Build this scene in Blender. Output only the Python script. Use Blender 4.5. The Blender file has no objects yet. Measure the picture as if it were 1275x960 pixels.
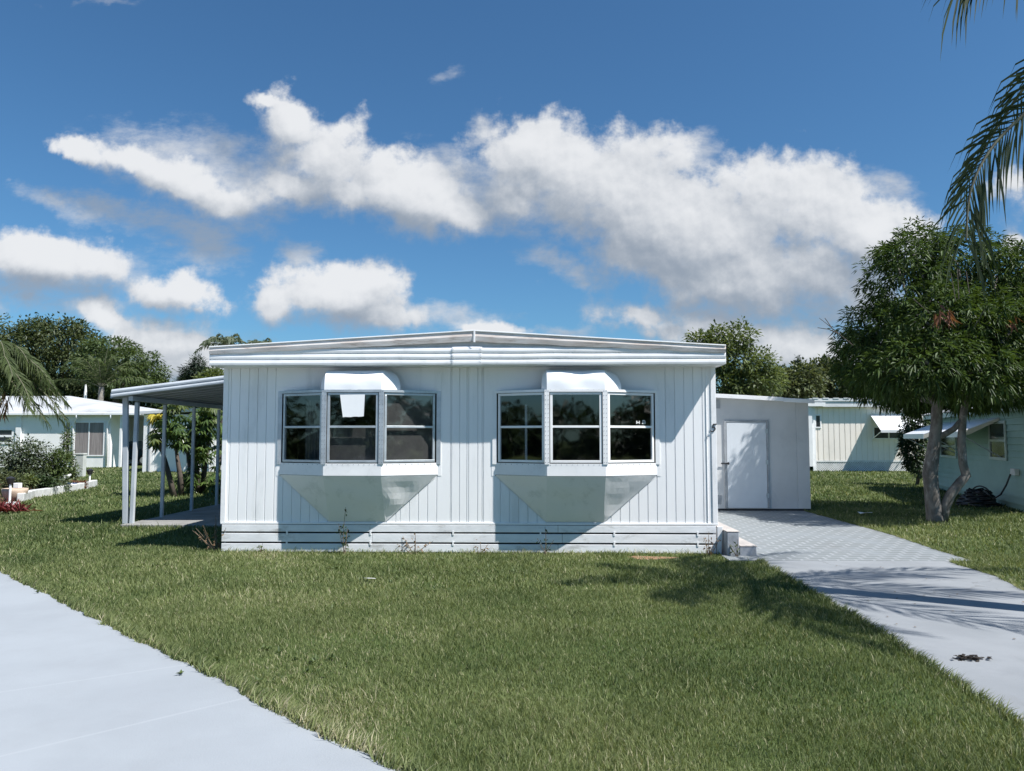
import bpy, math, random
import numpy as np
from mathutils import Vector, Matrix, noise as mnoise

random.seed(7)
RNG = np.random.default_rng(7)
scene = bpy.context.scene
COL = scene.collection
R = math.radians
PI = math.pi

# ------------------------------------------------------------------ camera
EYE = 1.65
YAW, PITCH = math.atan(26.5 / 960), math.atan(65 / 960)
cam_data = bpy.data.cameras.new('camera')
cam_data.sensor_fit = 'HORIZONTAL'
cam_data.sensor_width = 36.0
cam_data.lens = 36.0 * 960 / 1275
cam_data.clip_end = 3000
cam = bpy.data.objects.new('camera', cam_data)
cam.location = (0, 0, EYE)
cam.rotation_euler = (PI / 2 + PITCH, 0, YAW)
COL.objects.link(cam)
scene.camera = cam

# ------------------------------------------------------------------ light
SUN = Vector((1.85, -1.0, 2.92)).normalized()
SUN_EL = math.asin(SUN.z)
SUN_ROT = math.atan2(SUN.x, SUN.y)
SKY_STRENGTH = 0.056
scene.view_settings.view_transform = 'Standard'
scene.view_settings.look = 'None'
scene.view_settings.gamma = 1
scene.view_settings.exposure = 0.64
sun_data = bpy.data.lights.new('sun', 'SUN')
sun_data.energy = 5.0
sun_data.angle = R(0.5)
sun_data.color = (1.0, 0.975, 0.94)
sun = bpy.data.objects.new('sun', sun_data)
sun.rotation_euler = SUN.to_track_quat('Z', 'Y').to_euler()
sun.location = (30, -10, 50)
COL.objects.link(sun)

world = bpy.data.worlds.new('World')
scene.world = world
world.use_nodes = True


class NT:
    """small helper for building node trees"""
    def __init__(self, tree):
        self.t = tree

    def n(self, kind, **kw):
        nd = self.t.nodes.new(kind)
        for k, v in kw.items():
            setattr(nd, k, v)
        return nd

    def link(self, a, b):
        self.t.links.new(a, b)

    def put(self, sock, v):
        if hasattr(v, 'is_output'):
            self.t.links.new(v, sock)
        else:
            sock.default_value = v

    def math(self, op, a, b=None, c=None, clamp=False):
        nd = self.n('ShaderNodeMath', operation=op, use_clamp=clamp)
        self.put(nd.inputs[0], a)
        if b is not None:
            self.put(nd.inputs[1], b)
        if c is not None:
            self.put(nd.inputs[2], c)
        return nd.outputs[0]

    def vmath(self, op, a, b=None):
        nd = self.n('ShaderNodeVectorMath', operation=op)
        self.put(nd.inputs[0], a)
        if b is not None:
            self.put(nd.inputs[1], b)
        return nd.outputs[1] if op in ('LENGTH', 'DOT_PRODUCT') else nd.outputs[0]

    def remap(self, v, a, b, c=0.0, d=1.0, smooth=True):
        nd = self.n('ShaderNodeMapRange', interpolation_type='SMOOTHSTEP' if smooth else 'LINEAR')
        nd.clamp = True
        self.put(nd.inputs[0], v)
        for i, x in enumerate((a, b, c, d)):
            nd.inputs[i + 1].default_value = x
        return nd.outputs[0]

    def mix(self, f, a, b, blend='MIX'):
        nd = self.n('ShaderNodeMix', data_type='RGBA', blend_type=blend)
        self.put(nd.inputs[0], f)
        self.put(nd.inputs[6], a if hasattr(a, 'is_output') else (*a, 1)[:4])
        self.put(nd.inputs[7], b if hasattr(b, 'is_output') else (*b, 1)[:4])
        return nd.outputs[2]

    def noise(self, vec, scale, detail=4, rough=0.5, dist=0.0, out=0):
        nd = self.n('ShaderNodeTexNoise')
        if vec is not None:
            self.put(nd.inputs['Vector'], vec)
        nd.inputs['Scale'].default_value = scale
        nd.inputs['Detail'].default_value = detail
        nd.inputs['Roughness'].default_value = rough
        nd.inputs['Distortion'].default_value = dist
        return nd.outputs[out]


def view_ray(px, py):
    """direction of a photograph pixel (1275 x 960) as a world direction"""
    cp, sp, cy, sy = math.cos(PITCH), math.sin(PITCH), math.cos(YAW), math.sin(YAW)
    f = Vector((-sy * cp, cy * cp, sp))
    r = Vector((cy, sy, 0))
    u = r.cross(f)
    return f + r * ((px - 637.5) / 960) + u * ((480 - py) / 960)


def at(px, py, D):
    """the point at depth y = D seen at that pixel"""
    d = view_ray(px, py)
    return Vector((0, 0, EYE)) + d * (D / d.y)


def gr(px, py, z=0.0):
    """the ground point seen at that pixel"""
    d = view_ray(px, py)
    return Vector((0, 0, EYE)) + d * ((z - EYE) / d.z)


def build_world():
    w = NT(world.node_tree)
    world.node_tree.nodes.clear()
    out = w.n('ShaderNodeOutputWorld')
    sky = w.n('ShaderNodeTexSky', sky_type='NISHITA', sun_disc=False)
    sky.sun_elevation = SUN_EL
    sky.sun_rotation = SUN_ROT
    sky.altitude = 0
    sky.air_density = 1.0
    sky.dust_density = 0.6
    sky.ozone_density = 2.0
    bg = w.n('ShaderNodeBackground')
    bg.inputs[1].default_value = SKY_STRENGTH
    # ---- clouds: cumulus placed by direction (u = x/y, v = z/y)
    blobs = [  # px, py, rx, ry, rot(deg, clockwise down-right), weight
        (95, 186, 62, 16, 18, .45), (165, 198, 60, 24, 14, .5), (225, 220, 85, 34, 14, .75), (285, 248, 60, 30, 10, .5),
        (365, 155, 52, 34, 25, 1.05), (330, 128, 26, 10, 10, .7), (405, 200, 68, 48, 20, 1.1), (365, 240, 62, 34, 0, .85),
        (430, 235, 60, 34, 10, .9), (505, 238, 95, 46, 16, 1.15), (570, 262, 70, 34, 10, 1.0),
        (660, 198, 84, 42, 8, 1.15), (640, 240, 55, 45, 0, .9), (750, 232, 125, 68, 18, 1.3), (860, 285, 165, 80, 14, 1.3),
        (985, 258, 120, 62, 14, 1.25), (1065, 285, 100, 50, 14, 1.15), (930, 350, 170, 48, 6, 1.2), (800, 320, 105, 42, 25, 1.0), (1010, 340, 110, 55, 0, 1.1),
        (430, 374, 88, 40, 4, 1.2), (455, 350, 58, 28, 0, 1.1), (345, 378, 34, 28, 10, .85), (485, 395, 62, 24, 0, .85),
        (45, 322, 90, 36, 4, 1.15), (120, 328, 48, 24, 10, .95), (215, 362, 58, 30, 12, 1.05),
        (130, 390, 50, 16, 14, .85), (195, 425, 85, 42, 16, .95), (225, 455, 80, 40, 0, .8),
        (610, 412, 60, 12, 0, .7), (800, 392, 62, 24, 10, 1.0), (900, 415, 135, 32, 8, 1.05), (985, 440, 105, 30, 6, .95),
        (1268, 300, 22, 18, 0, .6), (1190, 420, 120, 60, 0, .8), (-120, 380, 160, 40, 0, .9), (1420, 260, 150, 60, 0, .9),
        (-150, 200, 120, 40, 10, .7), (1500, 440, 200, 40, 0, .9),
    ]
    veils = [
        (150, 262, 130, 24, 14, .8), (255, 292, 70, 40, 18, .9), (300, 240, 80, 50, 10, .9), (60, 240, 60, 20, 10, .5), (380, 312, 38, 22, 10, .75),
        (565, 84, 62, 24, -20, -.75), (120, 4, 110, 14, 0, -.5), (590, 152, 20, 22, 30, .5), (620, 250, 120, 60, 10, .7), (700, 330, 70, 20, 20, .5),
        (240, 200, 160, 60, 14, .6), (90, 340, 150, 60, 6, .6), (1040, 380, 160, 60, 4, .8), (860, 190, 60, 30, 10, .6), (1090, 240, 60, 40, 10, .5),
        (560, 400, 90, 22, 0, .8), (220, 460, 130, 60, 0, 1.0), (560, 200, 60, 40, 0, .5), (700, 420, 60, 14, 0, .5),
    ]

    def group(name, outs):
        g = bpy.data.node_groups.new(name, 'ShaderNodeTree')
        g.interface.new_socket('uv', in_out='INPUT', socket_type='NodeSocketVector')
        for o_ in outs:
            g.interface.new_socket(o_, in_out='OUTPUT', socket_type='NodeSocketFloat')
        q_ = NT(g)
        return g, q_, q_.n('NodeGroupInput').outputs[0], q_.n('NodeGroupOutput')

    def placed(q_, wuv, lst, kx, ky):
        acc = None
        for (px, py, rx, ry, rot, wt) in lst:
            d = view_ray(px, py)
            mp = q_.n('ShaderNodeMapping', vector_type='TEXTURE')
            q_.link(wuv, mp.inputs[0])
            mp.inputs[1].default_value = (d.x / d.y, d.z / d.y, 0)
            mp.inputs[2].default_value = (0, 0, -R(rot))
            mp.inputs[3].default_value = (rx * kx / 960, ry * ky / 960, 1)
            v = q_.math('MINIMUM', q_.math('SUBTRACT', 1.0, q_.vmath('LENGTH', mp.outputs[0])), 0.8)
            v = q_.math('ADD', v, (wt - 1.0) * .35)
            acc = v if acc is None else q_.math('SMOOTH_MAX', acc, v, 0.2)
        return acc

    def warped(q_, uv, scale, amt):
        w_ = q_.vmath('SUBTRACT', q_.noise(uv, scale, 5, .6, 0.0, out=1), (0.5, 0.5, 0.5))
        w_ = q_.vmath('MULTIPLY', w_, (amt, amt, 0))
        return q_.vmath('MULTIPLY', q_.vmath('ADD', uv, w_), (1, 1, 0))

    gC, q, uv, go = group('cloud_field', ('dens', 'soft'))
    acc = placed(q, warped(q, uv, 10.0, .06), blobs, 1.24, 1.24)
    big = q.math('MULTIPLY_ADD', q.math('SUBTRACT', q.noise(uv, 8.0, 3, .5), 0.5), 1.15, acc)
    mid = q.noise(uv, 19.0, 11, .62)
    q.link(q.math('MULTIPLY_ADD', q.math('SUBTRACT', mid, 0.5), 1.7, big), go.inputs[0])
    q.link(q.math('MULTIPLY_ADD', q.math('SUBTRACT', mid, 0.5), .20, big), go.inputs[1])
    gV, q, uv, go = group('cloud_veil', ('veil',))
    acc = placed(q, warped(q, uv, 8.0, .10), veils, 1.25, 1.25)
    st = q.n('ShaderNodeMapping')
    q.link(uv, st.inputs[0])
    st.inputs[2].default_value = (0, 0, R(12))
    st.inputs[3].default_value = (1.0, 2.1, 1)
    q.link(q.math('MULTIPLY_ADD', q.math('SUBTRACT', q.noise(st.outputs[0], 16.0, 10, .66), 0.5), 1.7, acc), go.inputs[0])
    bases = [(940, 368, 190, 40, 4, 1), (780, 320, 110, 34, 24, .9), (620, 262, 60, 26, 10, .8), (500, 278, 95, 20, 8, .9), (390, 262, 60, 26, 0, .9),
             (440, 404, 100, 20, 0, 1), (55, 352, 95, 16, 3, .9), (215, 388, 60, 14, 8, .9), (215, 455, 90, 26, 10, 1), (270, 268, 80, 26, 10, 1),
             (150, 222, 90, 14, 16, .8), (950, 450, 150, 18, 6, 1), (810, 412, 70, 12, 6, .9), (1060, 345, 90, 26, 0, .8)]
    gB, q, uv, go = group('cloud_base', ('b',))
    acc = placed(q, warped(q, uv, 12.0, .05), bases, 1.25, 1.35)
    q.link(q.math('MULTIPLY_ADD', q.math('SUBTRACT', q.noise(uv, 14.0, 5, .55), 0.5), .7, acc), go.inputs[0])
    gN, q, uv, go = group('cloud_relief', ('n',))
    q.link(q.noise(uv, 24.0, 5, .58), go.inputs[0])

    tc = w.n('ShaderNodeTexCoord')
    sep = w.n('ShaderNodeSeparateXYZ')
    w.link(tc.outputs['Generated'], sep.inputs[0])
    y = w.math('MAXIMUM', sep.outputs[1], 0.05)
    comb = w.n('ShaderNodeCombineXYZ')
    w.link(w.math('DIVIDE', sep.outputs[0], y), comb.inputs[0])
    w.link(w.math('DIVIDE', sep.outputs[2], y), comb.inputs[1])

    def field(g, off=None):
        nd = w.n('ShaderNodeGroup')
        nd.node_tree = g
        v = comb.outputs[0]
        if off:
            v = w.vmath('ADD', v, off)
        w.link(v, nd.inputs[0])
        return nd.outputs
    f0, f1 = field(gC), field(gC, (0.014, 0.040, 0))
    rel = w.math('SUBTRACT', field(gN)[0], field(gN, (0.004, 0.008, 0))[0])
    top = w.math('SUBTRACT', f0[1], f1[1])            # > 0 where the cloud thins upwards
    topness = w.remap(top, -.15, .35)
    wid = w.math('MULTIPLY_ADD', topness, -.30, .80)
    al = w.math('DIVIDE', w.math('ADD', f0[0], .06), wid, clamp=True)
    al = w.remap(al, 0.0, 1.0)
    veil = w.math('MULTIPLY', w.remap(field(gV)[0], .0, 1.0), .8)
    alpha = w.math('SUBTRACT', 1.0, w.math('MULTIPLY', w.math('SUBTRACT', 1.0, al), w.math('SUBTRACT', 1.0, veil)))
    alpha = w.math('MULTIPLY', alpha, w.remap(sep.outputs[1], 0.1, 0.35))
    alpha = w.math('MULTIPLY', alpha, w.remap(sep.outputs[2], -0.01, 0.02))
    lit = w.math('MULTIPLY_ADD', top, .9, .62)
    lit = w.math('MULTIPLY_ADD', rel, .95, lit)
    lit = w.math('MULTIPLY_ADD', w.remap(field(gB)[0], -.15, .6), -.31, lit)
    lit = w.remap(lit, -.12, 1.38)
    lit = w.math('MULTIPLY', lit, w.math('MULTIPLY_ADD', al, .22, .78))
    K = 1.0 / SKY_STRENGTH
    ccol = w.mix(lit, tuple(K * x for x in (.20, .235, .285)), tuple(K * x for x in (.54, .55, .565)))
    # the steel to cyan blue of the photograph's air
    skyc = w.mix(1.0, sky.outputs[0], (.64, 1.07, 1.34), 'MULTIPLY')
    w.link(w.mix(w.math('MULTIPLY', alpha, .97), skyc, ccol), bg.inputs[0])
    w.link(bg.outputs[0], out.inputs[0])
    world.cycles.sampling_method = 'MANUAL'
    world.cycles.sample_map_resolution = 512


build_world()

# ------------------------------------------------------------------ materials
MATS = {}


def mat(name, c1, c2=None, rough=.6, scale=3.0, detail=5, bump=0.0, bscale=40.0, spec=.4, metal=0.0, contrast=(.35, .65),
        stretch=(1, 1, 1), dirt=None, dirt_scale=1.5, dirt_amt=.5, rvar=0.0):
    m = bpy.data.materials.new(name)
    m.use_nodes = True
    t = NT(m.node_tree)
    p = m.node_tree.nodes['Principled BSDF']
    tc = t.n('ShaderNodeTexCoord')
    vec = t.vmath('MULTIPLY', tc.outputs['Object'], stretch)
    n = t.noise(vec, scale, detail, .6)
    f = t.remap(n, contrast[0], contrast[1])
    col = t.mix(f, c1, c2 if c2 else c1)
    if dirt:
        dn = t.noise(vec, dirt_scale, 8, .68, .3)
        df = t.math('MULTIPLY', t.remap(dn, .52, .72), dirt_amt)
        col = t.mix(df, col, dirt)
    t.link(col, p.inputs['Base Color'])
    p.inputs['Roughness'].default_value = rough
    if rvar:
        t.link(t.math('MULTIPLY_ADD', t.noise(vec, scale * 2.3, 4, .6), rvar, rough - rvar / 2), p.inputs['Roughness'])
    p.inputs['Metallic'].default_value = metal
    p.inputs['Specular IOR Level'].default_value = spec
    if bump:
        b = t.n('ShaderNodeBump')
        b.inputs['Strength'].default_value = bump
        b.inputs['Distance'].default_value = .01
        t.link(t.noise(vec, bscale, 5, .6), b.inputs['Height'])
        t.link(b.outputs[0], p.inputs['Normal'])
    MATS[name] = m
    return m


def leaf_mat(name, c1, c2, c3=None, rough=.5, trans=.3, spec=.35):
    m = bpy.data.materials.new(name)
    m.use_nodes = True
    t = NT(m.node_tree)
    p = m.node_tree.nodes['Principled BSDF']
    out = m.node_tree.nodes['Material Output']
    at_ = t.n('ShaderNodeAttribute', attribute_name='tint')
    col = t.mix(at_.outputs['Fac'], c1, c2)
    if c3:
        col = t.mix(t.remap(at_.outputs['Fac'], .86, 1.0), col, c3)
    t.link(col, p.inputs['Base Color'])
    p.inputs['Roughness'].default_value = rough
    p.inputs['Specular IOR Level'].default_value = spec
    tr = t.n('ShaderNodeBsdfTranslucent')
    t.link(t.mix(1.0, col, (1.25, 1.2, .55), 'MULTIPLY'), tr.inputs[0])
    mx = t.n('ShaderNodeMixShader')
    mx.inputs[0].default_value = trans
    t.link(p.outputs[0], mx.inputs[1])
    t.link(tr.outputs[0], mx.inputs[2])
    t.link(mx.outputs[0], out.inputs[0])
    MATS[name] = m
    return m


M = MATS
mat('siding', (.885, .88, .872), (.845, .842, .84), .42, 1.2, 5, .25, 3.0, dirt=(.50, .51, .50), dirt_scale=2.4, dirt_amt=.36, stretch=(1, 1, .22))
mat('trim_white', (.86, .855, .85), (.81, .807, .805), .4, 2.5, 5, .06, 25, dirt=(.5, .49, .47), dirt_scale=5, dirt_amt=.3)
mat('roof_grey', (.52, .53, .54), (.42, .43, .44), .6, .8, 6, dirt=(.24, .24, .23), dirt_scale=.9, dirt_amt=.6)
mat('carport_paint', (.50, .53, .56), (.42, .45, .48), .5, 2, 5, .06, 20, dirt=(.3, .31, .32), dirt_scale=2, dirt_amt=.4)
mat('carport_under_shade', (.30, .315, .325), (.25, .26, .27), .6, 2, 5, dirt=(.15, .15, .15), dirt_scale=2, dirt_amt=.5)  # darker copy of the carport paint, underside shade put into the colour
mat('hood_metal', (.82, .83, .85), (.78, .79, .81), .35, 2, 4, .12, 6)
mat('flash_metal', (.86, .85, .85), (.82, .815, .815), .5, 1.2, 4, .35, 4, dirt=(.45, .47, .44), dirt_scale=4, dirt_amt=.35)
mat('roof_edge', (.80, .74, .70), (.66, .56, .50), .6, 3, 7, .25, 60, dirt=(.34, .27, .23), dirt_scale=6, dirt_amt=.65, stretch=(.6, 1, 4))
mat('roof_white', (.70, .71, .72), (.6, .61, .62), .55, 1.2, 5, dirt=(.36, .35, .33), dirt_scale=2, dirt_amt=.4)
mat('skirt', (.82, .825, .83), (.73, .735, .74), .5, 3, 6, .15, 20, dirt=(.25, .23, .20), dirt_scale=2.6, dirt_amt=.55, stretch=(.8, 1, 2.2))
mat('aluminium', (.55, .58, .60), (.46, .49, .51), .38, 6, 4, metal=.55, dirt=(.3, .31, .31), dirt_scale=9, dirt_amt=.4)
mat('dark_gap', (.03, .03, .035), (.05, .05, .05), .8)
mat('rivet', (.22, .23, .24), None, .5)
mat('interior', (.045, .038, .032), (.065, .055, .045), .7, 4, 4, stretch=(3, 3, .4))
mat('shade_brown', (.19, .165, .145), (.155, .135, .12), .85, 8)
mat('curtain', (.30, .28, .25), (.2, .19, .18), .85, 5, stretch=(6, 6, .3))
mat('paper', (.88, .88, .88), (.85, .85, .85), .6)
mat('concrete_road', (.315, .338, .36), (.285, .306, .327), .75, .7, 7, .2, 90, spec=.25, dirt=(.28, .30, .32), dirt_scale=.55, dirt_amt=.45)
mat('concrete_slab', (.29, .285, .27), (.23, .225, .21), .85, 2, 6, .3, 60, spec=.2, dirt=(.12, .115, .1), dirt_scale=1.4, dirt_amt=.5)
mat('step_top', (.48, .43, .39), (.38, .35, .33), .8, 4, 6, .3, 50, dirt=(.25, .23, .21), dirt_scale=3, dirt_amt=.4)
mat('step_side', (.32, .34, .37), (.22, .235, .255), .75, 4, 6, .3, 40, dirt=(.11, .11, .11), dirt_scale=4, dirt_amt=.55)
mat('shed_paint', (.60, .605, .605), (.55, .555, .555), .5, 1.5, 5, .06, 20, dirt=(.42, .44, .46), dirt_scale=1.7, dirt_amt=.35)
mat('shed_door', (.64, .675, .71), (.60, .635, .67), .45, 1.2, 5, .06, 20, dirt=(.48, .5, .52), dirt_scale=1.7, dirt_amt=.3)
mat('grey_trim', (.36, .38, .40), (.28, .30, .32), .5, 5, 4)
mat('black', (.02, .02, .022), (.035, .035, .038), .45)
mat('cream_siding', (.90, .83, .75), (.86, .79, .71), .55, 1.5, 5, dirt=(.45, .43, .37), dirt_scale=1.1, dirt_amt=.3, stretch=(1, 1, .4))
mat('lattice', (.72, .72, .70), (.6, .6, .58), .6)
mat('mint', (.26, .40, .355), (.225, .355, .315), .5, 1.5, 5, dirt=(.26, .38, .35), dirt_scale=1.2, dirt_amt=.35)
mat('mint_trim', (.48, .56, .53), (.42, .5, .47), .5)
mat('cream_metal', (.76, .73, .64), (.70, .67, .58), .5, 3)
mat('white_wall', (.89, .87, .845), (.85, .835, .81), .65, 1, 5, .1, 30, dirt=(.6, .6, .59), dirt_scale=.9, dirt_amt=.3)
mat('screen', (.30, .265, .255), (.2, .175, .17), .8, 4, 5, stretch=(5, 5, .25))
mat('bark', (.21, .195, .18), (.11, .10, .09), .9, 9, 9, 1.0, 26, spec=.08, stretch=(1, 1, .45), dirt=(.36, .355, .34), dirt_scale=6, dirt_amt=.75)
mat('bark_dark', (.12, .10, .085), (.07, .06, .05), .9, 9, 8, .8, 30, spec=.1, stretch=(1, 1, .4))
mat('twig', (.20, .145, .10), (.12, .09, .07), .9, 9)
mat('frond_stem', (.16, .16, .10), (.11, .10, .07), .7, 9)
mat('palm_trunk', (.25, .23, .2), (.16, .14, .12), .9, 5, 7, .8, 20, stretch=(1, 1, 3))
mat('terracotta', (.50, .39, .30), (.40, .31, .24), .8, 5, 5, .2, 40)
mat('stone_white', (.62, .62, .60), (.48, .48, .46), .8, 5, 6, .4, 20, dirt=(.3, .3, .28), dirt_scale=4, dirt_amt=.5)
mat('mulch', (.20, .075, .055), (.11, .05, .04), .9, 12, 6, .8, 40)
mat('blue_glaze', (.04, .07, .16), (.03, .05, .1), .25)
mat('car_paint', (.02, .05, .075), (.018, .04, .06), .2)
mat('rubber', (.02, .02, .02), None, .8)
mat('beige_board', (.48, .41, .35), (.40, .34, .29), .7, 3, stretch=(4, 4, .5))
mat('red_paint', (.35, .03, .05), None, .4)
mat('utility_grey', (.50, .51, .48), (.42, .43, .40), .6, 4)
mat('bare_soil', (.30, .18, .11), (.20, .13, .085), .95, 9, 7, .8, 40, spec=.1)
mat('dark_stain', (.035, .03, .025), (.07, .06, .05), .9, 20)

leaf_mat('grass', (.036, .070, .021), (.25, .28, .115), (.44, .40, .27), .55, .28, .22)
leaf_mat('leaf_mango', (.026, .050, .016), (.095, .145, .035), None, .5, .27, .22)
leaf_mat('leaf_red', (.12, .05, .032), (.20, .09, .055), None, .5, .3)
leaf_mat('leaf_dark', (.022, .042, .018), (.06, .095, .034), None, .5, .25)
leaf_mat('leaf_mid', (.045, .075, .025), (.13, .17, .06), None, .5, .3)
leaf_mat('leaf_light', (.055, .085, .03), (.165, .20, .075), None, .5, .35)
leaf_mat('leaf_olive', (.045, .068, .03), (.135, .15, .065), None, .5, .28)
leaf_mat('leaf_palm', (.022, .036, .016), (.072, .092, .04), None, .55, .2, .2)
leaf_mat('leaf_palm_green', (.036, .056, .022), (.105, .135, .048), None, .6, .3, .2)
leaf_mat('leaf_dry', (.13, .085, .05), (.26, .17, .10), None, .8, .25)
leaf_mat('leaf_schefflera', (.030, .055, .020), (.11, .17, .045), None, .3, .3, .5)
leaf_mat('leaf_yellow', (.30, .32, .06), (.55, .42, .06), None, .4, .35)
leaf_mat('leaf_cordyline', (.10, .02, .025), (.24, .05, .05), None, .45, .25)
leaf_mat('leaf_pine', (.02, .036, .022), (.045, .07, .04), None, .6, .15)
leaf_mat('leaf_grey', (.05, .075, .04), (.15, .18, .11), None, .5, .3)


def paver_material():
    m = bpy.data.materials.new('stamped_concrete')
    m.use_nodes = True
    t = NT(m.node_tree)
    p = m.node_tree.nodes['Principled BSDF']
    tc = t.n('ShaderNodeTexCoord')
    br = t.n('ShaderNodeTexBrick', offset=.5)
    t.link(tc.outputs['Object'], br.inputs['Vector'])
    br.inputs['Color1'].default_value = (.19, .207, .21, 1)
    br.inputs['Color2'].default_value = (.172, .187, .19, 1)
    br.inputs['Mortar'].default_value = (.285, .30, .312, 1)
    br.inputs['Scale'].default_value = 1.0
    br.inputs['Mortar Size'].default_value = .022
    br.inputs['Mortar Smooth'].default_value = .35
    br.inputs['Brick Width'].default_value = .24
    br.inputs['Row Height'].default_value = .19
    wear = t.remap(t.noise(tc.outputs['Object'], 1.1, 7, .65), .42, .68)
    col = t.mix(t.math('MULTIPLY', wear, .75), br.outputs[0], (.225, .245, .258))
    n2 = t.noise(tc.outputs['Object'], 9, 5, .6)
    col = t.mix(t.math('MULTIPLY', t.remap(n2, .5, .75), .3), col, (.17, .18, .175))
    t.link(col, p.inputs['Base Color'])
    p.inputs['Roughness'].default_value = .7
    p.inputs['Specular IOR Level'].default_value = .3
    b = t.n('ShaderNodeBump')
    b.inputs['Strength'].default_value = .35
    b.inputs['Distance'].default_value = .006
    t.link(br.outputs['Fac'], b.inputs['Height'])
    t.link(b.outputs[0], p.inputs['Normal'])
    MATS['stamped'] = m


def road_joints():
    """saw-cut joints and hairline cracks in the street slab"""
    m = MATS['concrete_road']
    t = NT(m.node_tree)
    p = m.node_tree.nodes['Principled BSDF']
    tc = t.n('ShaderNodeTexCoord')
    old = p.inputs['Base Color'].links[0].from_socket
    wob = t.vmath('SUBTRACT', t.noise(tc.outputs['Object'], 3.0, 5, .6, out=1), (.5, .5, .5))
    pos = t.vmath('ADD', tc.outputs['Object'], t.vmath('MULTIPLY', wob, (.02, .02, 0)))
    f = None
    for (a, b) in ((gr(0, 863), gr(135, 843)), (gr(0, 943), gr(130, 912))):
        d = (b - a).normalized()
        nrm = Vector((-d.y, d.x, 0))
        e = t.math('ABSOLUTE', t.math('SUBTRACT', t.vmath('DOT_PRODUCT', pos, tuple(nrm)), a.dot(nrm)))
        e = t.remap(e, .018, .004)
        f = e if f is None else t.math('MAXIMUM', f, e)
    col = t.mix(t.math('MULTIPLY', f, .45), old, (.36, .38, .40))
    vo = t.n('ShaderNodeTexVoronoi', feature='DISTANCE_TO_EDGE')
    t.link(t.vmath('ADD', tc.outputs['Object'], t.vmath('MULTIPLY', wob, (.5, .5, 0))), vo.inputs['Vector'])
    vo.inputs['Scale'].default_value = .22
    cr = t.math('MULTIPLY', t.remap(vo.outputs['Distance'], .0016, .0006), t.remap(t.noise(tc.outputs['Object'], .5, 3, .5), .5, .6))
    col = t.mix(t.math('MULTIPLY', cr, .35), col, (.22, .23, .24))
    sp = t.remap(t.noise(tc.outputs['Object'], 38, 3, .6), .70, .76)
    col = t.mix(t.math('MULTIPLY', sp, .3), col, (.19, .19, .185))
    st = t.remap(t.noise(t.vmath('MULTIPLY', tc.outputs['Object'], (1, 1, 1)), 2.2, 8, .7), .45, .8)
    col = t.mix(t.math('MULTIPLY', st, .22), col, (.24, .25, .26))
    t.link(col, p.inputs['Base Color'])


def driveway_material():
    m = mat('concrete_drive', (.265, .278, .29), (.225, .238, .25), .7, .9, 7, .2, 80, spec=.3, dirt=(.19, .20, .215), dirt_scale=.8, dirt_amt=.55)


def weather(name, crack=.25, speck=.3, stain=.3):
    m = MATS[name]
    t = NT(m.node_tree)
    p = m.node_tree.nodes['Principled BSDF']
    tc = t.n('ShaderNodeTexCoord')
    col = p.inputs['Base Color'].links[0].from_socket
    st = t.remap(t.noise(t.vmath('MULTIPLY', tc.outputs['Object'], (1, .35, 1)), 1.6, 9, .7, .4), .5, .72)
    col = t.mix(t.math('MULTIPLY', st, stain), col, (.17, .17, .165))
    sp = t.remap(t.noise(tc.outputs['Object'], 30, 3, .6), .68, .75)
    col = t.mix(t.math('MULTIPLY', sp, speck), col, (.13, .125, .115))
    wob = t.vmath('MULTIPLY', t.noise(tc.outputs['Object'], 2.0, 5, .6, out=1), (.6, .6, 0))
    vo = t.n('ShaderNodeTexVoronoi', feature='DISTANCE_TO_EDGE')
    t.link(t.vmath('ADD', tc.outputs['Object'], wob), vo.inputs['Vector'])
    vo.inputs['Scale'].default_value = .3
    cr = t.remap(vo.outputs['Distance'], .003, .001)
    col = t.mix(t.math('MULTIPLY', cr, crack), col, (.12, .12, .115))
    t.link(col, p.inputs['Base Color'])


def soil_material():
    m = bpy.data.materials.new('lawn_soil')
    m.use_nodes = True
    t = NT(m.node_tree)
    p = m.node_tree.nodes['Principled BSDF']
    tc = t.n('ShaderNodeTexCoord')
    n1 = t.noise(tc.outputs['Object'], .35, 6, .6)
    n2 = t.noise(tc.outputs['Object'], 14, 6, .7)
    c = t.mix(t.remap(n1, .35, .65), (.055, .085, .026), (.095, .12, .042))
    c = t.mix(t.math('MULTIPLY', t.remap(n2, .45, .7), .6), c, (.045, .055, .02))
    t.link(c, p.inputs['Base Color'])
    p.inputs['Roughness'].default_value = .95
    p.inputs['Specular IOR Level'].default_value = .1
    b = t.n('ShaderNodeBump')
    b.inputs['Strength'].default_value = .8
    b.inputs['Distance'].default_value = .03
    t.link(n2, b.inputs['Height'])
    t.link(b.outputs[0], p.inputs['Normal'])
    MATS['soil'] = m


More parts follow.
